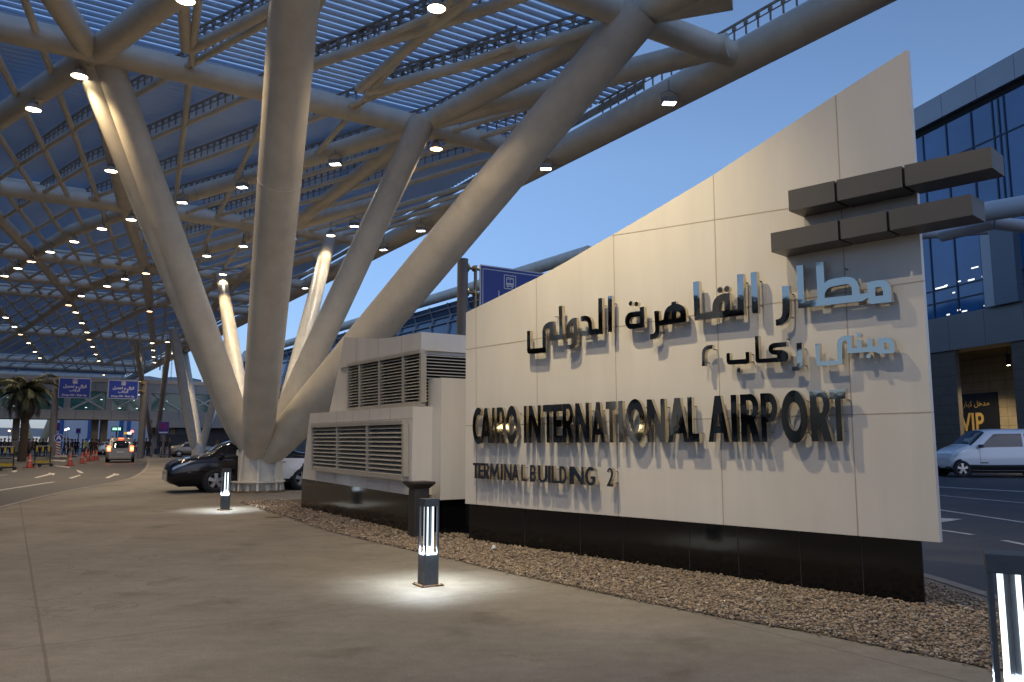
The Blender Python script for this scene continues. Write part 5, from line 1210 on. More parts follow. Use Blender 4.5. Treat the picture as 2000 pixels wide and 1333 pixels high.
HATCH = [(0, .38, .84, .92, .70, .58), (.05, .28, .92, 1.08, .80, .66), (.28, .22, .94, 1.36, .87, .64), (.8, .20, .93, 1.47, .89, .63), (1.6, .19, .92, 1.49, .90, .63), (2.4, .19, .91, 1.45, .90, .63), (2.9, .19, .90, 1.30, .90, .64), (3.3, .20, .89, 1.05, .89, .72), (3.6, .21, .85, .95, .87, .73), (3.95, .24, .74, .83, .82, .66), (4.12, .32, .60, .68, .70, .54)]
VANST = [(0, .50, 1.10, 1.16, .82, .72), (.04, .36, 1.14, 1.40, .90, .82), (.16, .30, 1.16, 1.86, .955, .80), (.6, .27, 1.16, 1.90, .96, .80), (1.8, .26, 1.16, 1.925, .96, .80), (3.1, .26, 1.14, 1.92, .96, .80), (3.6, .26, 1.13, 1.86, .96, .78), (3.95, .27, 1.12, 1.62, .955, .78), (4.35, .28, 1.11, 1.29, .945, .80), (4.65, .29, 1.06, 1.18, .93, .79), (4.92, .31, .95, 1.04, .89, .74), (5.05, .36, .80, .88, .83, .66), (5.1, .44, .66, .74, .76, .58)]
def car(name, lab, loc, heading, st, paint, wb, r=.32, group=None, lit=False, door_paint=None, kind='sedan', wind=True):
    """heading: world angle of the nose; wb = (rear axle x, front axle x)"""
    cb = CarBody(st); L = st[-1][0]
    root = thing(name, lab, 'van' if kind in ('van', 'mpv') else 'car', (0, 0, 0), 0, group)
    cb.shell(paint).build('body', paint, root, local=True)
    for x in wb:
        W_ = cb.par(x)[3]
        for sg in (1, -1):
            b = MB(); ax = (Vector((1, 0, 0)), UP, Vector((0, sg, 0))); b.lathe([(.001, .012), (r * 1.10, .012), (r * 1.17, .0)], (x, sg * W_ * .985, r * 1.0), 26, False, ax); b.build('wheel_arch', M_ARCH, root, local=True)
            wheel(root, x, sg * (W_ - .085), r, .20)
    # glass
    D = dict(sedan=((1.30, 2.15, 2.98), (3.06, 3.42), (.98, 1.42), (1.02, 3.28)), hatch=((.52, 1.65, 2.66), (2.92, 3.28), (.09, .26), (.36, 3.12)), mpv=((.42, 1.60, 2.50), (2.84, 3.34), (.08, .19), (.30, 3.15)), van=((.35, 2.15, 3.30), (3.66, 4.32), (.05, .15), (.25, 4.10)))[kind]
    va, vt_ = .525, .735
    (w0, w1, w2), (f0, f1), (q0, q1), (s0, s1) = D
    for sg in (1, -1):
        for quad in (((s0 + .12, va), (w1 - .06, va), (w1 - .06, vt_), (w0, vt_)), ((w1 + .04, va), (s1 - .10, va), (w2, vt_), (w1 + .04, vt_))):
            b = MB(); cb.patch(b, quad, sg, .009); b.build('side_window', M_GLASSCAR, root, local=True)
    b = MB(); cb.patch(b, ((f0, .80), (f1, .70), (f1, 1.0), (f0, 1.0)), 0, .008); b.build('windscreen', M_GLASSCAR, root, local=True)
    # rear screen as a patch over the back
    b = MB()
    if kind == 'sedan': cb.patch(b, ((q0, .78), (q1, .80), (q1, 1.0), (q0, 1.0)), 0, .008)
    else:
        zb, zs, zt, ws, wt = cb.par(.10); n = 8; vs = []
        z0, z1 = (1.02, 1.60) if kind == 'mpv' else ((1.18, 1.74) if kind == 'van' else (.96, 1.36))
        for i in range(n + 1):
            for j in range(n + 1):
                z = z0 + (z1 - z0) * j / n; t = i / n * 2 - 1
                hw = (ws * .88) + (wt * .86 - ws * .88) * (j / n) ; hw *= (1 - .10 * (abs(2 * j / n - 1) ** 6))
                lo, hi = 0.0, 1.2
                for _ in range(18):
                    m_ = (lo + hi) / 2
                    if cb.par(m_)[2] > z + .03: hi = m_
                    else: lo = m_
                vs.append(Vector((hi - .035 + .05 * t * t, hw * t, z)))
        b.add(vs, [(i * (n + 1) + j, i * (n + 1) + j + 1, (i + 1) * (n + 1) + j + 1, (i + 1) * (n + 1) + j) for i in range(n) for j in range(n)], True)
    b.build('rear_window', M_GLASSCAR, root, local=True)
    # doors as thin seams with handles
    for sg in (1, -1):
        for x in (w1, s1 - .12, s0 + .25):
            b = MB(); cb.patch(b, ((x - .006, .10), (x + .006, .10), (x + .006, .5), (x - .006, .5)), sg, .003, 6); b.build('door_seam', M_TRIM, root, local=True)
        for x in (w1 - .22, s0 + .42):
            b = MB(); p = cb.pt(x, .44); b.bbox((p.x, sg * (p.y + .018), p.z), (.17, .03, .028), .008); b.build('door_handle', M_CHROME if kind != 'van' else paint, root, local=True)
        p = cb.pt(s1 - .14, .53); b = MB(); b.bbox((p.x, sg * (p.y + .12), p.z + .06), (.13, .20, .14), .04); b.build('mirror', M_TRIM if kind == 'van' else paint, root, local=True)
        if door_paint:
            b = MB(); cb.patch(b, ((s0 + .22, .13), (w1 - .02, .13), (w1 - .02, .50), (s0 - .30, .50)), sg, .006); o = b.build('painted_door', door_paint, root, local=True)
        # lower sill trim
        b = MB(); cb.patch(b, ((wb[0] + r * 1.15, .02), (wb[1] - r * 1.15, .02), (wb[1] - r * 1.15, .11), (wb[0] + r * 1.15, .11)), sg, .006, 6); b.build('sill_trim', M_TRIM, root, local=True)
        # lamps
        b = MB(); cb.patch(b, ((L - .42, .435), (L - .12, .41), (L - .12, .465), (L - .72, .49)), sg, .010); b.build('headlight', M_HEADL, root, local=True)
        tz = (.62, .88) if kind in ('sedan', 'hatch') else (.78, 1.16)
        wt_ = cb.par(.12)[3]
        b = MB(); b.bbox((.045, sg * wt_ * .83, (tz[0] + tz[1]) / 2 + .02), (.12, wt_ * .26, tz[1] - tz[0]), .03); t_ = b.build('taillight', M_TAILON if lit else M_TAILOFF, root, local=True)
        if lit:
            b = MB(); b.bbox((-.02, sg * wt_ * .84, (tz[0] + tz[1]) / 2 + .02), (.03, wt_ * .15, .11), .012); b.build('lamp_core', M_BRAKE, t_, local=True)
    b = MB(); b.bbox((L - .12, 0, .40), (.20, st[-2][4] * 1.5, .16), .03); b.build('grille', M_TRIM, root, local=True)
    b = MB(); b.bbox((L - .005, 0, .42), (.03, .46, .12), .006); b.build('number_plate', M_PLATE, root, local=True)
    b = MB(); b.bbox((.04, 0, .34), (.16, st[1][4] * 1.7, .18), .04); b.build('rear_bumper', paint if kind != 'mpv' else mat('mpv_bumper', (.30, .26, .21), .5), root, local=True)
    b = MB(); b.bbox((-.01, 0, .62 if kind != 'mpv' else .74), (.03, .46, .12), .006); b.build('number_plate', M_PLATE, root, local=True)
    b = MB(); b.box((L / 2, 0, .22), (L * .86, st[4][4] * 1.5, .10)); b.build('underbody', M_BLACK, root, local=True)
    # place so the loc is the midpoint between the axles
    mid = (wb[0] + wb[1]) / 2; a = heading
    root.rotation_euler = (0, 0, a); root.location = Vector(loc) - Vector((math.cos(a) * mid, math.sin(a) * mid, 0))
    return root
M_CBLACK = mat('black_car_paint', (.005, .006, .010), .10, coat=.3, spec=.35)
M_CSILVER = mat('silver_car_paint', (.30, .29, .27), .32, metal=.5, coat=.6)
M_CGOLD = mat('champagne_car_paint', (.22, .20, .16), .32, metal=.5, coat=.6)
M_CWHITE = mat('white_car_paint', (.80, .81, .82), .28, coat=.8)
M_CGREY = mat('dark_grey_car_paint', (.04, .042, .05), .25, coat=.8)
# the black taxi behind the column
f_, r_ = at_z(419, 962, 0), at_z(588, 957, 0)
dv = (f_ - r_); wbl = dv.length; dv.normalize()
mid = (f_ + r_) / 2 + Vector((-dv.y, dv.x, 0)) * (-.72)
hd_ = math.atan2(dv.y, dv.x)
TAXI = [((q[0] if q[0] < 3.0 else q[0]),) + q[1:] for q in SEDAN]
car('taxi', 'black and white taxi parked behind the foot of the big column', mid, hd_, TAXI, M_CBLACK, (.85, .85 + wbl), .325, door_paint=M_CWHITE, kind='sedan')
# chequer badge on the white rear door
tx = [o for o in COL.objects if o.name.startswith('taxi')][0]
b = MB(); cb_ = CarBody(TAXI)
for i in range(3):
    for j in range(3):
        if (i + j) % 2 == 0:
            x = 1.86 + i * .09; v = .20 + j * .035; cb_.patch(b, ((x, v), (x + .085, v), (x + .085, v + .032), (x, v + .032)), 0, .012, 1)
b.build('chequer_badge', mat('taxi_badge_gold', (.45, .28, .03), .5), tx, local=True)
# silver van going away
q = at_z(234, 903.6, ROADZ); away = math.atan2(EV.y, EV.x)
h_v = math.atan2(q.y, q.x) - R(1)
van = car('minivan', 'silver minivan with lit brake lights driving away on the left road', q + Vector((math.cos(h_v), math.sin(h_v), 0)) * 1.4, h_v, MPV, M_CSILVER, (.80, 3.45), .33, lit=True, kind='mpv')
b = MB(); b.bbox((.20, 0, 1.70), (.05, .34, .05), .01); b.build('brake_lamp', M_TAILON, van, local=True)
b = MB()
for sg in (1, -1): b.path([(.5, sg * .62, 1.80), (.7, sg * .62, 1.86), (2.2, sg * .60, 1.86), (2.4, sg * .60, 1.80)], .02, n=6)
b.build('roof_rail', M_TRIM, van, local=True)
# big white van on the right
q = at_z(1882, 933, ROADZ); hv = R(180 - 3); fwd = Vector((math.cos(hv), math.sin(hv), 0))
wv = car('passenger_van', 'white passenger van parked before the black entrance poster', q - fwd * 1.885 + Vector((0, .85, 0)), hv, VANST, M_CWHITE, (.95, 4.72), .34, kind='van'); wv.scale = (1, 1, 1.06)
b = MB(); cbv = CarBody(VANST); cbv.patch(b, ((.15, .10), (4.95, .10), (4.95, .17), (.15, .17)), 0, .012, 16); b.build('side_moulding', M_TRIM, wv, local=True)
b = MB(); cbv.patch(b, ((3.66, .21), (3.96, .21), (3.96, .245), (3.66, .245)), 0, .010, 3); b.build('badge', M_CHROME, wv, local=True)
# far cars
q = at_z(361, 893, ROADZ); car('parked_sedan', 'champagne sedan parked behind the standing man', q + Vector((.2, 1.0, 0)), R(34), SEDAN, M_CGOLD, (.85, 3.45), .32, kind='sedan')
q = at_z(372, 886, ROADZ); car('dark_estate_car', 'dark estate car parked beyond the champagne sedan', q + Vector((.3, 3, 0)), R(30), MPV, M_CGREY, (.8, 3.45), .33, kind='mpv')
q = at_z(403, 884, ROADZ); car('white_hatchback', 'white hatchback parked between sedan and column', q + Vector((.5, 1.5, 0)), R(22), HATCH, M_CWHITE, (.7, 3.2), .31, kind='hatch')
q = at_z(440, 886, ROADZ); car('white_saloon', 'white car half hidden behind the big column strut', q + Vector((1.0, 1.0, 0)), R(22), SEDAN, M_CWHITE, (.85, 3.45), .32, kind='sedan')
q = at_z(199, 889, ROADZ); car('white_taxi', 'white car with glowing tail lights left of the silver minivan', q + Vector((0, 1.5, 0)), away + R(8), SEDAN, M_CWHITE, (.85, 3.45), .32, lit=True, kind='sedan')
q = at_z(174, 884, ROADZ); car('distant_van', 'distant van with red lights ahead of the white car', q + Vector((0, 2, 0)), away + R(6), VANST, M_CGREY, (.95, 4.05), .34, lit=True, kind='van')
q = at_z(154, 886, ROADZ); car('oncoming_car', 'dark car with shining bonnet behind the traffic cones', q + Vector((0, 3, 0)), away + R(186), SEDAN, M_CGREY, (.85, 3.45), .32, kind='sedan')
q = at_z(1828, 921, ROADZ); car('dark_car', 'dark car peeping out beside the right edge of the sign', q + Vector((-1.0, 2.2, 0)), R(170), SEDAN, M_CGREY, (.85, 3.45), .32, kind='sedan')
# ================================================================ CONES, BARRIERS, SMALL SIGNS
def cone_proto():
    root = thing('traffic_cone', 'x', 'cone', (0, 0, 0), group='orange traffic cones on the left road')
    MO = mat('cone_orange', (.30, .040, .020), .5, var=.25, scale=6)
    b = MB(); b.bbox((0, 0, .025), (.46, .46, .05), .01); b.build('base', MO, root, local=True)
    b = MB(); b.lathe([(.17, .05), (.16, .07), (.035, .80), (.0, .81)], n=20); b.build('body', MO, root, local=True)
    b = MB(); b.lathe([(.104, .40), (.086, .50)], n=20); b.lathe([(.106, .40), (.104, .40)], n=20); b.build('reflective_band', mat('cone_band', (.42, .40, .38), .4), root, local=True)
    return root
cone = cone_proto()
cl = [(57, 914.5, 'nearest orange cone beside the yellow barrier'), (136.5, 910.5, 'lone orange cone between barrier and cone cluster'), (160, 906, 'dark red cone at the near end of the cone cluster'), (172.5, 902, 'second cone of the cluster, left of the minivan'), (182, 900, 'tallest looking cone of the cluster before the waiting people'), (188, 899.5, 'cone of the cluster closest to the minivan'), (168, 893, 'farthest cone of the cluster by the people')]
for i, (u, v, lab) in enumerate(cl):
    p = at_z(u, v, ROADZ)
    if i == 0: cone.location = p; cone['label'] = lab
    else: dup(cone, p, random.random(), lab)
def barrier(base, rz, lab, hgt=1.15, wd=1.0):
    root = thing('road_barrier', lab, 'barrier', base, rz, group='yellow and black wheeled road barriers')
    MY = mat('barrier_yellow', (.42, .30, .02), .5, var=.3, scale=12); MK = mat('barrier_black', (.012, .012, .012), .6)
    for s in (-1, 1):
        b = MB(); b.tube((s * wd / 2, 0, .22), (s * wd / 2, 0, hgt), .035, n=8); b.build('upright', MK, root, local=True)
    for z in (.38, .62, .84, hgt):
        b = MB(); b.tube((-wd / 2, 0, z), (wd / 2, 0, z), .025, n=8); b.build('rail', MK if z < hgt else mat('barrier_rail', (.25, .25, .24), .4), root, local=True)
    for k, x in enumerate((-.40, -.02, .38)):
        b = MB(); b.bbox((x * wd, -.02, hgt - .17), (.10, .03, .28), .008); b.build('yellow_plate', MY, root, local=True)
    b = MB(); b.bbox((0, 0, .30), (wd, .05, .16), .01); b.build('yellow_board', MY, root, local=True)
    b = MB(); b.tube((-wd * .62, 0, .16), (wd * .62, 0, .16), .035, n=8); b.tube((0, -.45, .13), (0, .45, .13), .03, n=8); b.build('foot_beam', MK, root, local=True)
    for x, y in ((-.6, 0), (.6, 0), (0, -.42)):
        b = MB(); b.lathe([(.001, -.03), (.10, -.03), (.10, .03), (.001, .03)], (x * wd, y, .10), 14, False, (Vector((1, 0, 0)), UP, Vector((0, 1, 0)))); b.build('castor', MK, root, local=True)
    return root
b1 = barrier(at_z(82, 912, ROADZ), R(14), 'yellow and black wheeled barrier beside the nearest cone', 1.22, .82)
dup(b1, at_z(8, 919.5, ROADZ), R(10), 'yellow and black barrier cut by the left edge of the photo')
# grey crowd fence panel
p0, p1 = at_z(22, 893, ROADZ), at_z(70, 889, ROADZ)
cf = thing('fence_panel', 'grey fabric covered crowd fence behind the yellow barriers', 'fence', p0.to_tuple())
d_ = (p1 - p0); Lf = d_.length; d_.normalize(); n_ = Vector((-d_.y, d_.x, 0))
b = MB(); b.box((p0 + p1) / 2 + UP * .95, (Lf, .04, 1.05), (d_, n_, UP)); b.build('fabric', mat('grey_tarp', (.15, .16, .15), .7, var=.2, scale=1.5, bump=.3, bscale=5), cf)
b = MB()
for k in range(5):
    q = p0 + d_ * Lf * k / 4; b.tube(q + UP * 0, q + UP * 1.5, .025, n=6); b.tube(q - n_ * .3 + UP * .02, q + UP * .5, .02, n=6); b.tube(q + n_ * .3 + UP * .02, q + UP * .5, .02, n=6)
b.tube(p0 + UP * 1.5, p1 + UP * 1.5, .03, n=6); b.build('frame', mat('galvanised_pipe', (.3, .3, .3), .4, metal=.6), cf, rec=False)
# round blue arrow sign on a red striped post, on a small kerbed island
isl = [at_z(u, v, ROADZ) for u, v in ((88, 896.5), (132, 897), (128, 891), (96, 890))]
b = MB(); b.hexa([q for q in isl] + [q + UP * .16 for q in isl]); tag(b.build('kerb_island', M_KERB), kind='structure')
c = at_z(112, 893.5, ROADZ + .16); rs = thing('arrow_sign', 'round blue double arrow sign on a red and white striped post', 'sign', c.to_tuple())
vu = Vector((c.x, c.y, 0)).normalized() * -1; rt = UP.cross(vu)
b = MB(); b.bbox(c + UP * .62, (.34, .30, 1.24), .03, (rt, vu, UP)); b.build('post', mat('striped_post_white', (.5, .48, .46), .5), rs)
b = MB()
for k in range(5): 
    z = .22 + k * .22; b.hexa([c + rt * -.17 + UP * (z + .06) + vu * .152, c + rt * .17 + UP * (z - .06) + vu * .152, c + rt * .17 + UP * (z - .06) + vu * .158, c + rt * -.17 + UP * (z + .06) + vu * .158, c + rt * -.17 + UP * (z + .16) + vu * .152, c + rt * .17 + UP * (z + .04) + vu * .152, c + rt * .17 + UP * (z + .04) + vu * .158, c + rt * -.17 + UP * (z + .16) + vu * .158])
b.build('red_stripe', mat('stripe_red', (.25, .03, .025), .5), rs)
b = MB(); dc = c + UP * 1.62 + vu * .05; b.lathe([(.001, -.02), (.36, -.02), (.36, .02), (.001, .02)], dc, 28, False, (rt, UP, vu)); bd_ = b.build('disc', M_BLUE, rs)
b = MB(); b.lathe([(.32, .023), (.355, .023)], dc, 28, False, (rt, UP, vu))
for s in (1, -1): b.prism([[(s * .02, -.05), (s * .20, -.20), (s * .13, .02), (s * .05, .22), (s * .02, .22)]], dc + vu * .021, rt, UP, vu * .004)
b.build('arrow_mark', M_SIGNW, bd_)
# purple no-entry style boards
def board(u, vt, vb, wpx, Y, lab, name='notice_board', post=True):
    q = at_y(u, (vt + vb) / 2, Y); h_ = at_y(u, vt, Y).z - at_y(u, vb, Y).z; w_ = wpx / 1532 * Y
    s = thing(name, lab, 'sign', (q.x, q.y, ROADZ), group='blue boards with a red emblem')
    if post: b = MB(); b.tube((q.x, q.y + .1, ROADZ), (q.x, q.y + .1, q.z + h_ * .3), .08, n=10); b.build('post', mat('sign_post_paint', (.36, .33, .30)), s)
    b = MB(); b.box(q, (w_, .05, h_)); bd = b.build('board', mat('board_rim_blue', (.08, .12, .38), .5), s)
    b = MB(); b.box(q + Vector((0, -.028, h_ * .10)), (w_ * .90, .004, h_ * .72)); b.build('face', mat('board_violet', (.035, .02, .22), .5), bd)
    f = q + Vector((0, -.033, h_ * .12)); X = Vector((1, 0, 0)); b = MB()
    for k in range(24):
        a0, a1 = 2 * math.pi * k / 24, 2 * math.pi * (k + 1) / 24; r0, r1 = w_ * .27, w_ * .33
        b.add([f + X * r0 * math.cos(a0) + UP * r0 * math.sin(a0), f + X * r1 * math.cos(a0) + UP * r1 * math.sin(a0), f + X * r1 * math.cos(a1) + UP * r1 * math.sin(a1), f + X * r0 * math.cos(a1) + UP * r0 * math.sin(a1)], [(0, 1, 2, 3)])
    d = Vector((.7071, 0, .7071)); e = Vector((-.7071, 0, .7071)); b.box(f, (w_ * .58, .002, w_ * .06), (d, Vector((0, 1, 0)), e))
    b.build('red_emblem', mat('emblem_red', (.30, .02, .06), .5), bd)
    b = MB(); b.box(q + Vector((0, -.030, -h_ * .385)), (w_ * .8, .004, h_ * .06)); b.build('caption_strip', mat('sign_white_dim', (.40, .42, .52)), bd)
    return s
board(320, 824, 848, 20, 72, 'blue board with red emblem on a post among the waiting people')
board(109, 826, 845, 17, 74, 'blue board with red emblem behind the palm side sign post', post=True)
board(153, 837, 848, 9, 110, 'tiny far blue board under the footbridge')
# green lane display and small yellow light box
q = at_y(228, 838.5, 95); gd = thing('lane_display', 'lit green lane display with arrow and cross above the minivan', 'display', (q.x, q.y, q.z - .5)); 
b = MB(); b.box(q, (1.25, .15, .56)); b.box(q - UP * .8, (.10, .1, 1.1)); b.build('case', M_BLACK, gd)
b = MB(); b.box(q + Vector((0, -.085, 0)), (1.15, .01, .46)); b.build('screen', mat('display_dark_green', (.01, .08, .05), .4, emis=(.0, .25, .14), es=.5), gd)
b = MB()
for z in (.10, -.06): b.box(q + Vector((-.18, -.095, z)), (.56, .01, .055))
for s in (1, -1): b.box(q + Vector((.38, -.095, .02)), (.40, .01, .06), (Vector((.7071, 0, s * .7071)), Vector((0, 1, 0)), Vector((-s * .7071, 0, .7071))))
b.build('lane_symbol', mat('display_green', (1, 1, 1), .4, emis=(.55, 1.0, .75), es=3), gd)
q = at_y(250, 846.5, 95); yb = thing('light_box', 'small lit yellow and white box sign right of the green display', 'display', (q.x, q.y, q.z)); 
b = MB(); b.box(q + Vector((.19, 0, 0)), (.40, .2, .26)); b.build('white_half', mat('box_white', (1, 1, 1), .4, emis=(1, .93, .75), es=2.2), yb)
b = MB(); b.box(q + Vector((-.23, 0, 0)), (.44, .2, .26)); b.build('yellow_half', mat('box_yellow', (.5, .3, .02), .4, emis=(1, .6, .05), es=.6), yb)
b = MB(); b.box(q - UP * 1.1, (.08, .08, 2.0)); b.build('post', M_BLACK, yb)
# far street lamps glowing beyond the bridge
for i, (u, v, c) in enumerate(((18, 842, 'orange'), (128, 840, 'white'), (133, 838, 'white'), (258, 843, 'red'))):
    q = at_y(u, v, 150 if c != 'red' else 93); sl_ = thing('street_lamp', ['distant orange street lamp under the bridge at far left', 'left of two distant white street lamps under the bridge', 'right of two distant white street lamps under the bridge', 'tiny red signal light beside the yellow box sign'][i], 'street lamp', (q.x, q.y, 0))
    b = MB(); b.tube((q.x, q.y, ROADZ), (q.x, q.y, q.z), .07, n=6); b.build('post', M_DKSTEEL, sl_, rec=False)
    b = MB(); b.lathe([(.001, -.16), (.14, -.1), (.19, 0), (.14, .1), (.001, .16)], q, 12); b.build('globe', mat('globe_' + c, (1, 1, 1), .4, emis=dict(orange=(1, .55, .2), white=(.9, .95, 1), red=(1, .12, .1))[c], es=9 if c != 'red' else 6), sl_)
# ================================================================ PALM
pbx = at_y(45, 862, 60); pbx.z = ROADZ
palm = thing('palm_tree', 'stocky palm tree with drooping fronds at the left edge, before the footbridge', 'palm tree', pbx.to_tuple())
ctop = at_y(49, 770, 60)
b = MB(); pts = []; rs_ = []
for k in range(40):
    t = k / 39; pts.append(pbx.lerp(ctop, t) + Vector((.10 * math.sin(t * 3), 0, 0))); rs_.append((.30 - .06 * t) * (1 + (.09 if k % 2 else -.04)))
b.path(pts, rs_, n=12); b.build('trunk', mat('palm_trunk', (.085, .055, .030), .85, var=.45, scale=14, bump=.6, bscale=25), palm, rec=False)
b = MB(); b.lathe([(.22, -.7), (.34, -.3), (.36, .1), (.2, .45), (.001, .55)], ctop, 12); b.build('crown_shaft', mat('palm_boots', (.08, .06, .03), .9, var=.5, scale=20), palm)
MF = [mat('palm_frond_a', (.026, .038, .014), .6, var=.4, scale=3), mat('palm_frond_b', (.045, .040, .020), .65, var=.4, scale=3)]
for k in range(46):
    az = k * 2.39996 + RNG.uniform(-.2, .2); el = R(72 - 118 * (k / 46)) + RNG.uniform(-.1, .1); Lf = RNG.uniform(2.0, 2.6)
    h = Vector((math.cos(az), math.sin(az), 0)); b = MB(); p = ctop + UP * .25; pts = [p.copy()]; n = 14; e = el
    for i in range(n):
        p = p + (h * math.cos(e) + UP * math.sin(e)) * Lf / n; pts.append(p.copy()); e -= .085 + .05 * i / n
    b.path(pts, [.035 * (1 - .8 * i / n) for i in range(n + 1)], n=5, cap=False)
    side = Vector((-h.y, h.x, 0))
    for i in range(2, n + 1):
        for q_ in range(3):
            f = i - q_ / 3; i0 = int(math.floor(f)); i0 = min(max(i0, 0), n - 1); P = pts[i0].lerp(pts[i0 + 1], min(1, f - i0)); dr = (pts[i0 + 1] - pts[i0]).normalized()
            for s in (1, -1):
                ll = .62 * (1 - .55 * abs(f / n - .45)) * RNG.uniform(.8, 1.1); d = (dr * .65 + side * s * .75 + UP * (-.35)).normalized(); wv_ = dr * .022
                tip = P + d * ll - UP * .10; b.add([P - wv_, P + wv_, P + d * ll * .6 + wv_ * .8, tip, P + d * ll * .6 - wv_ * .8], [(0, 1, 2, 3, 4)])
    b.build('frond', MF[0 if k < 34 else 1], palm, rec=False)

# crumpled paper lying on the gravel near the plinth
q = at_z(964, 1073, .02); b = MB(); bm = bmesh.new(); bmesh.ops.create_icosphere(bm, subdivisions=2, radius=.035)
for v_ in bm.verts: v_.co *= random.uniform(.7, 1.15)
bm.verts.index_update(); b.add([q + v_.co + UP * .02 for v_ in bm.verts], [[v_.index for v_ in f.verts] for f in bm.faces]); bm.free()
tag(b.build('paper_scrap', mat('paper_white', (.6, .6, .58), .8)), 'crumpled white paper scrap on the gravel by the sign plinth', 'litter')
# ================================================================ PEOPLE
M_SKIN = mat('skin', (.28, .16, .10), .6); M_HAIR = mat('dark_hair', (.012, .010, .009), .7)
def skin_body(pose):
    """one continuous skinned body, 1.74 m tall, facing +Y; returns a mesh with slots skin / top / trousers / shoes"""
    hip, sh = .93, 1.44
    J = {'pel': (0, 0, .95), 'waist': (0, .01, 1.08), 'chest': (0, .02, 1.28), 'neck0': (0, 0, 1.46), 'neck1': (0, .015, 1.53), 'chin': (0, .035, 1.58), 'face': (0, .03, 1.65), 'crown': (0, .01, 1.72)}
    Rr = {'pel': (.155, .115), 'waist': (.135, .105), 'chest': (.165, .12), 'neck0': (.075, .065), 'neck1': (.055, .055), 'chin': (.062, .07), 'face': (.078, .095), 'crown': (.055, .07)}
    E_ = [('pel', 'waist'), ('waist', 'chest'), ('chest', 'neck0'), ('neck0', 'neck1'), ('neck1', 'chin'), ('chin', 'face'), ('face', 'crown')]
    for s, n in ((-1, 'l'), (1, 'r')):
        ft, kn = {'stand': (0, 0), 'walk': (.30 * s, .16 * s), 'push': (.16 * s, .10 * s), 'phone': (.03 * s, .02 * s)}[pose]
        back = .06 if pose == 'walk' and s < 0 else 0
        J['hip' + n] = (s * .095, 0, .88); J['knee' + n] = (s * .105, kn + .02, .49); J['ank' + n] = (s * .11, ft - .02, .09 + back); J['toe' + n] = (s * .125, ft + .16, .045 + back * .4)
        Rr['hip' + n] = (.095, .10); Rr['knee' + n] = (.062, .065); Rr['ank' + n] = (.042, .045); Rr['toe' + n] = (.042, .035)
        E_ += [('pel', 'hip' + n), ('hip' + n, 'knee' + n), ('knee' + n, 'ank' + n), ('ank' + n, 'toe' + n)]
        if pose == 'push': el, wr, hd = (s * .25, .10, 1.13), (s * .22, .36, 1.08), (s * .22, .44, 1.06)
        elif pose == 'phone': el, wr, hd = (s * .24, .05, 1.13), (s * .10, .27, 1.22), (s * .06, .33, 1.25)
        elif pose == 'walk': el, wr, hd = (s * .24, -.12 * s, 1.15), (s * .25, -.10 * s, .92), (s * .25, -.08 * s, .84)
        else: el, wr, hd = (s * .235, -.02, 1.15), (s * .25, .04, .91), (s * .245, .06, .82)
        J['sho' + n] = (s * .18, 0, 1.40); J['elb' + n] = el; J['wri' + n] = wr; J['han' + n] = hd
        Rr['sho' + n] = (.068, .066); Rr['elb' + n] = (.046, .046); Rr['wri' + n] = (.033, .033); Rr['han' + n] = (.036, .028)
        E_ += [('chest', 'sho' + n), ('sho' + n, 'elb' + n), ('elb' + n, 'wri' + n), ('wri' + n, 'han' + n)]
        d = (Vector(hd) - Vector(wr)).normalized()
        for k, off in enumerate((-.025, 0, .025)):
            nm = 'fin%s%d' % (n, k); J[nm] = tuple(Vector(hd) + d * .075 + Vector((0, off, 0) if abs(d.z) > .6 else (off, 0, 0))); Rr[nm] = (.011, .011); E_.append(('han' + n, nm))
        nm = 'thu' + n; J[nm] = tuple(Vector(hd) + d * .03 + Vector((-s * .045, .02, 0))); Rr[nm] = (.012, .012); E_.append(('wri' + n, nm))
    J['nose'] = (0, .125, 1.635); Rr['nose'] = (.016, .014); E_.append(('face', 'nose'))
    names = list(J); me = bpy.data.meshes.new('tmp'); me.from_pydata([J[n] for n in names], [(names.index(a), names.index(c)) for a, c in E_], [])
    o = bpy.data.objects.new('tmp', me); COL.objects.link(o)
    m = o.modifiers.new('s', 'SKIN'); m.use_smooth_shade = True; m.branch_smoothing = .4
    for i, n in enumerate(names): me.skin_vertices[0].data[i].radius = Rr[n]; me.skin_vertices[0].data[i].use_root = (n == 'pel')
    o.modifiers.new('d', 'SUBSURF').levels = 1
    bpy.context.view_layer.update()
    r = bpy.data.meshes.new_from_object(o.evaluated_get(bpy.context.evaluated_depsgraph_get()))
    COL.objects.unlink(o); bpy.data.objects.remove(o); bpy.data.meshes.remove(me)
    idx = []
    hands = [Vector(J['wrir']), Vector(J['wril'])]
    hn = [Vector(J['hanr']), Vector(J['hanl'])]
    for p in r.polygons:
        c = p.center; k = 1
        if c.z > 1.505: k = 0
        elif any((c - h).length < .10 for h in hn): k = 0
        elif c.z < .10: k = 3
        elif c.z < .93 and abs(c.x) < .21 and not any((c - h).length < .2 for h in hands): k = 2
        idx.append(k)
    r.polygons.foreach_set('use_smooth', [True] * len(r.polygons))
    return r, idx
POSES = {p: skin_body(p) for p in ('stand', 'walk', 'push', 'phone')}
HAIR = MB(); HAIR.smooth = True
HAIR.lathe([(.001, .10), (.05, .092), (.085, .05), (.096, .0), (.088, -.06), (.06, -.085)], (0, -.012, 1.685), 16, True)
_bmh = None
CLO = dict(black=(.010, .010, .012), navy=(.014, .020, .045), brown=(.10, .065, .035), grey=(.07, .07, .075), maroon=(.06, .012, .016), olive=(.12, .10, .03), cream=(.30, .26, .20), red=(.16, .025, .02), denim=(.025, .045, .11), white=(.40, .40, .42), blue=(.03, .07, .2), vest=(.28, .27, .05))
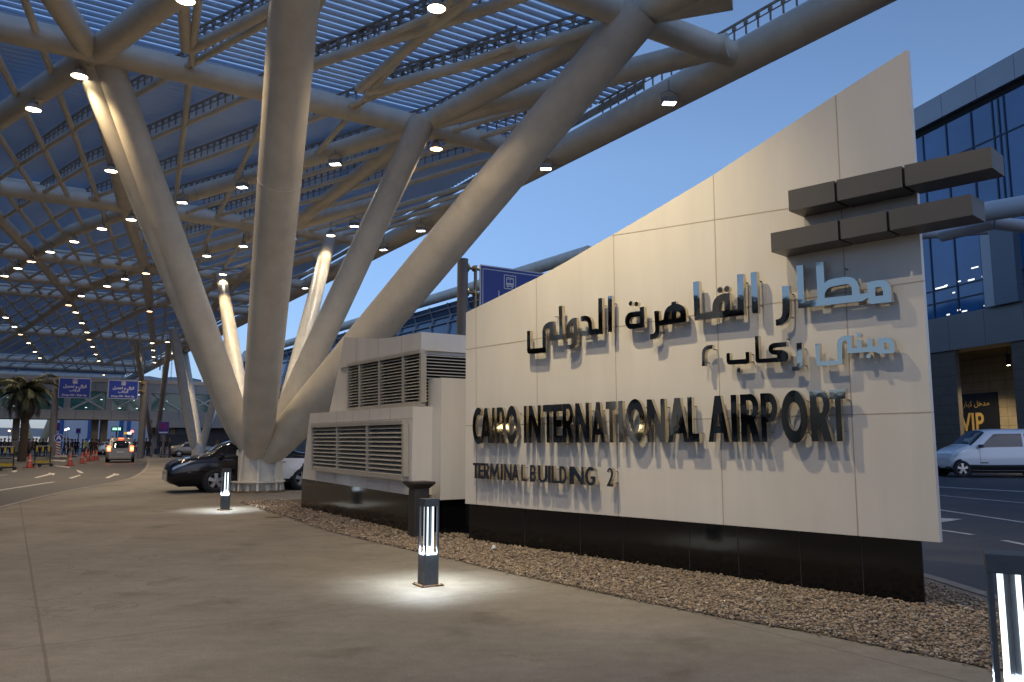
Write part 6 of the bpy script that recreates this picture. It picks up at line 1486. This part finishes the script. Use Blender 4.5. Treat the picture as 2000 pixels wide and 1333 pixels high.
MC = {k: mat('cloth_' + k, v, .85, var=.2, scale=9) for k, v in CLO.items()}
PB_ = {}
hair_me = None
def person(u, v, face, pose, top, trou, lab, h=1.74, Y=None, grp='people waiting and walking by the road'):
    global hair_me
    p = at_z(u, v, ROADZ)
    if Y: p = at_y(u, 862, Y); p.z = ROADZ
    key = (pose, top, trou)
    if key not in PB_:
        r, idx = POSES[pose]; me = r.copy(); me.name = 'person'
        for m in (M_SKIN, MC[top], MC[trou], MC['black']): me.materials.append(m)
        me.polygons.foreach_set('material_index', idx); PB_[key] = me
    o = bpy.data.objects.new('person', PB_[key]); COL.objects.link(o); o.location = p; o.rotation_euler = (0, 0, face); s = h / 1.74; o.scale = (s, s, s)
    tag(o, lab, 'person', grp)
    if hair_me is None:
        ho = HAIR.build('hair', M_HAIR, o, local=True); hair_me = ho.data
    else:
        ho = bpy.data.objects.new('hair', hair_me); COL.objects.link(ho); ho.parent = o
    return o
crowd = [(2, 'navy'), (9, 'olive'), (17, 'maroon'), (25, 'grey'), (31, 'cream'), (41, 'maroon'), (50, 'black'), (57, 'red'), (65, 'brown'), (71, 'black'), (77, 'brown'), (84, 'black'), (91, 'black'), (98, 'navy')]
for i, (u, c) in enumerate(crowd):
    Yc = 79 + RNG.uniform(0, 5)
    person(u, 0, RNG.uniform(-.8, .8) + math.pi, ('stand', 'phone', 'walk')[i % 3], c, 'black', f'person in {c}, {["first", "second", "third", "fourth", "fifth", "sixth", "seventh", "eighth", "ninth", "tenth", "eleventh", "twelfth", "thirteenth", "fourteenth"][i]} from left in the crowd behind the fence', RNG.uniform(1.66, 1.82), Y=Yc)
P = person
P(104, 894, 2.6, 'stand', 'cream', 'denim', 'person in cream top left of the round blue sign', 1.72)
P(124, 892.5, -1.2, 'push', 'black', 'black', 'person in black pushing a luggage trolley right of the round sign', 1.80)
P(131, 893.5, -1.4, 'stand', 'black', 'navy', 'person in dark coat standing beside the trolley pusher', 1.78)
P(137, 891, -.9, 'walk', 'maroon', 'black', 'person in maroon walking behind the trolley', 1.72)
P(166, 891, 1.0, 'stand', 'vest', 'black', 'person in yellow vest standing by the cones', 1.76)
P(160, 890, 2.0, 'phone', 'black', 'black', 'person in black left of the yellow vest', 1.70)
P(178, 890, 0.4, 'stand', 'black', 'black', 'left of two dark figures between the cones and the red lights', 1.75)
P(186, 890.5, .2, 'walk', 'maroon', 'black', 'right of two dark figures between the cones and the red lights', 1.72)
P(205, 884, .5, 'stand', 'grey', 'black', 'person in grey seen beyond the white car roof', 1.74)
P(262, 885, 2.5, 'stand', 'maroon', 'black', 'person in maroon beside the right sign post', 1.74)
P(268, 884, 2.9, 'phone', 'black', 'navy', 'person in black right behind the sign post', 1.74)
P(284, 891, 3.3, 'stand', 'black', 'black', 'left of the tall pair in black right of the sign post', 1.82)
P(290, 891.5, 2.7, 'stand', 'black', 'black', 'right of the tall pair in black right of the sign post', 1.84)
P(299, 887, 2.2, 'push', 'maroon', 'black', 'person in maroon bent over a trolley near the blue emblem board', 1.70)
P(306, 887, 3.6, 'stand', 'grey', 'black', 'person in grey between trolley and blue emblem board', 1.72)
P(313, 889, 2.9, 'stand', 'navy', 'navy', 'person in navy left of the blue board post', 1.82)
P(323, 888, 3.4, 'phone', 'black', 'grey', 'person in black right of the blue board post', 1.70)
P(331, 895, 2.4, 'stand', 'navy', 'denim', 'man in navy jacket and jeans in front of the champagne sedan', 1.80)
P(346, 884, 3.1, 'stand', 'brown', 'black', 'person in brown behind the sedan roof', 1.74)
P(352, 883.5, 2.8, 'stand', 'white', 'black', 'person in white behind the sedan roof', 1.70)
P(358, 884, 3.3, 'stand', 'black', 'black', 'person in black behind the sedan roof', 1.74)
P(424, 891, 3.5, 'stand', 'brown', 'black', 'person in brown jacket by the white cars at the column', 1.74)
for i, (u, c) in enumerate(((142, 'black'), (147, 'grey'), (152, 'black'), (212, 'maroon'), (219, 'black'))):
    P(u, 0, RNG.uniform(0, 6), 'stand', c, 'black', f'small far figure in {c}, {["first", "second", "third", "fourth", "fifth"][i]} from left beyond the waiting cars', 1.72, Y=92 + i)
# luggage trolleys
def trolley():
    root = thing('luggage_trolley', 'x', 'luggage trolley', (0, 0, 0), group='chrome luggage trolleys')
    MT = mat('trolley_steel', (.45, .46, .48), .25, metal=.9)
    b = MB(); b.path([(-.28, -.40, .16), (-.28, .45, .14), (.28, .45, .14), (.28, -.40, .16)], .018, n=6)
    for x in (-.18, 0, .18): b.tube((x, -.40, .16), (x, .44, .15), .010, n=5)
    b.build('platform', MT, root, local=True, rec=False)
    b = MB(); b.path([(-.28, -.40, .16), (-.26, -.52, 1.0), (.26, -.52, 1.0), (.28, -.40, .16)], .018, n=6); b.path([(-.26, -.45, .55), (.26, -.45, .55)], .012, n=5); b.build('handle', MT, root, local=True, rec=False)
    b = MB(); b.bbox((0, -.46, .80), (.46, .03, .22), .01); b.build('ad_board', mat('trolley_board', (.25, .2, .16), .5), root, local=True)
    for x, y in ((-.24, -.38), (.24, -.38), (0, .38)):
        b = MB(); b.lathe([(.001, -.025), (.07, -.025), (.07, .025), (.001, .025)], (x, y, .07), 12, False, (Vector((0, 1, 0)), UP, Vector((1, 0, 0)))); b.build('castor', M_TYRE, root, local=True)
    return root
t0_ = trolley(); t0_.location = at_z(140, 893.5, ROADZ); t0_.rotation_euler = (0, 0, -1.2); t0_['label'] = 'luggage trolley pushed by the person in black near the round sign'
dup(t0_, at_z(151, 894, ROADZ), -1.4, 'empty luggage trolley between the walkers and the dark cone')
dup(t0_, at_z(303, 892.5, ROADZ), 2.0, 'luggage trolley lying before the group in black right of the post')
dup(t0_, at_z(320, 894, ROADZ), 1.2, 'luggage trolley at the foot of the blue emblem board')
# suitcases on the trolleys
for i, (u, v, c, lab) in enumerate(((140, 893, 'brown', 'brown suitcase standing on the pushed trolley'), (303, 892, 'navy', 'navy suitcase on the trolley before the group in black'))):
    q = at_z(u, v, ROADZ); sc_ = thing('suitcase', lab, 'suitcase', (q.x, q.y, ROADZ + .17), (-1.2, 2.0)[i]); b = MB(); b.bbox((0, 0, .31), (.44, .26, .62), .05); b.build('shell', MC[c], sc_, local=True)
    b = MB(); b.path([(-.09, 0, .62), (-.08, 0, .68), (.08, 0, .68), (.09, 0, .62)], .012, n=6); b.build('handle', M_TRIM, sc_, local=True)
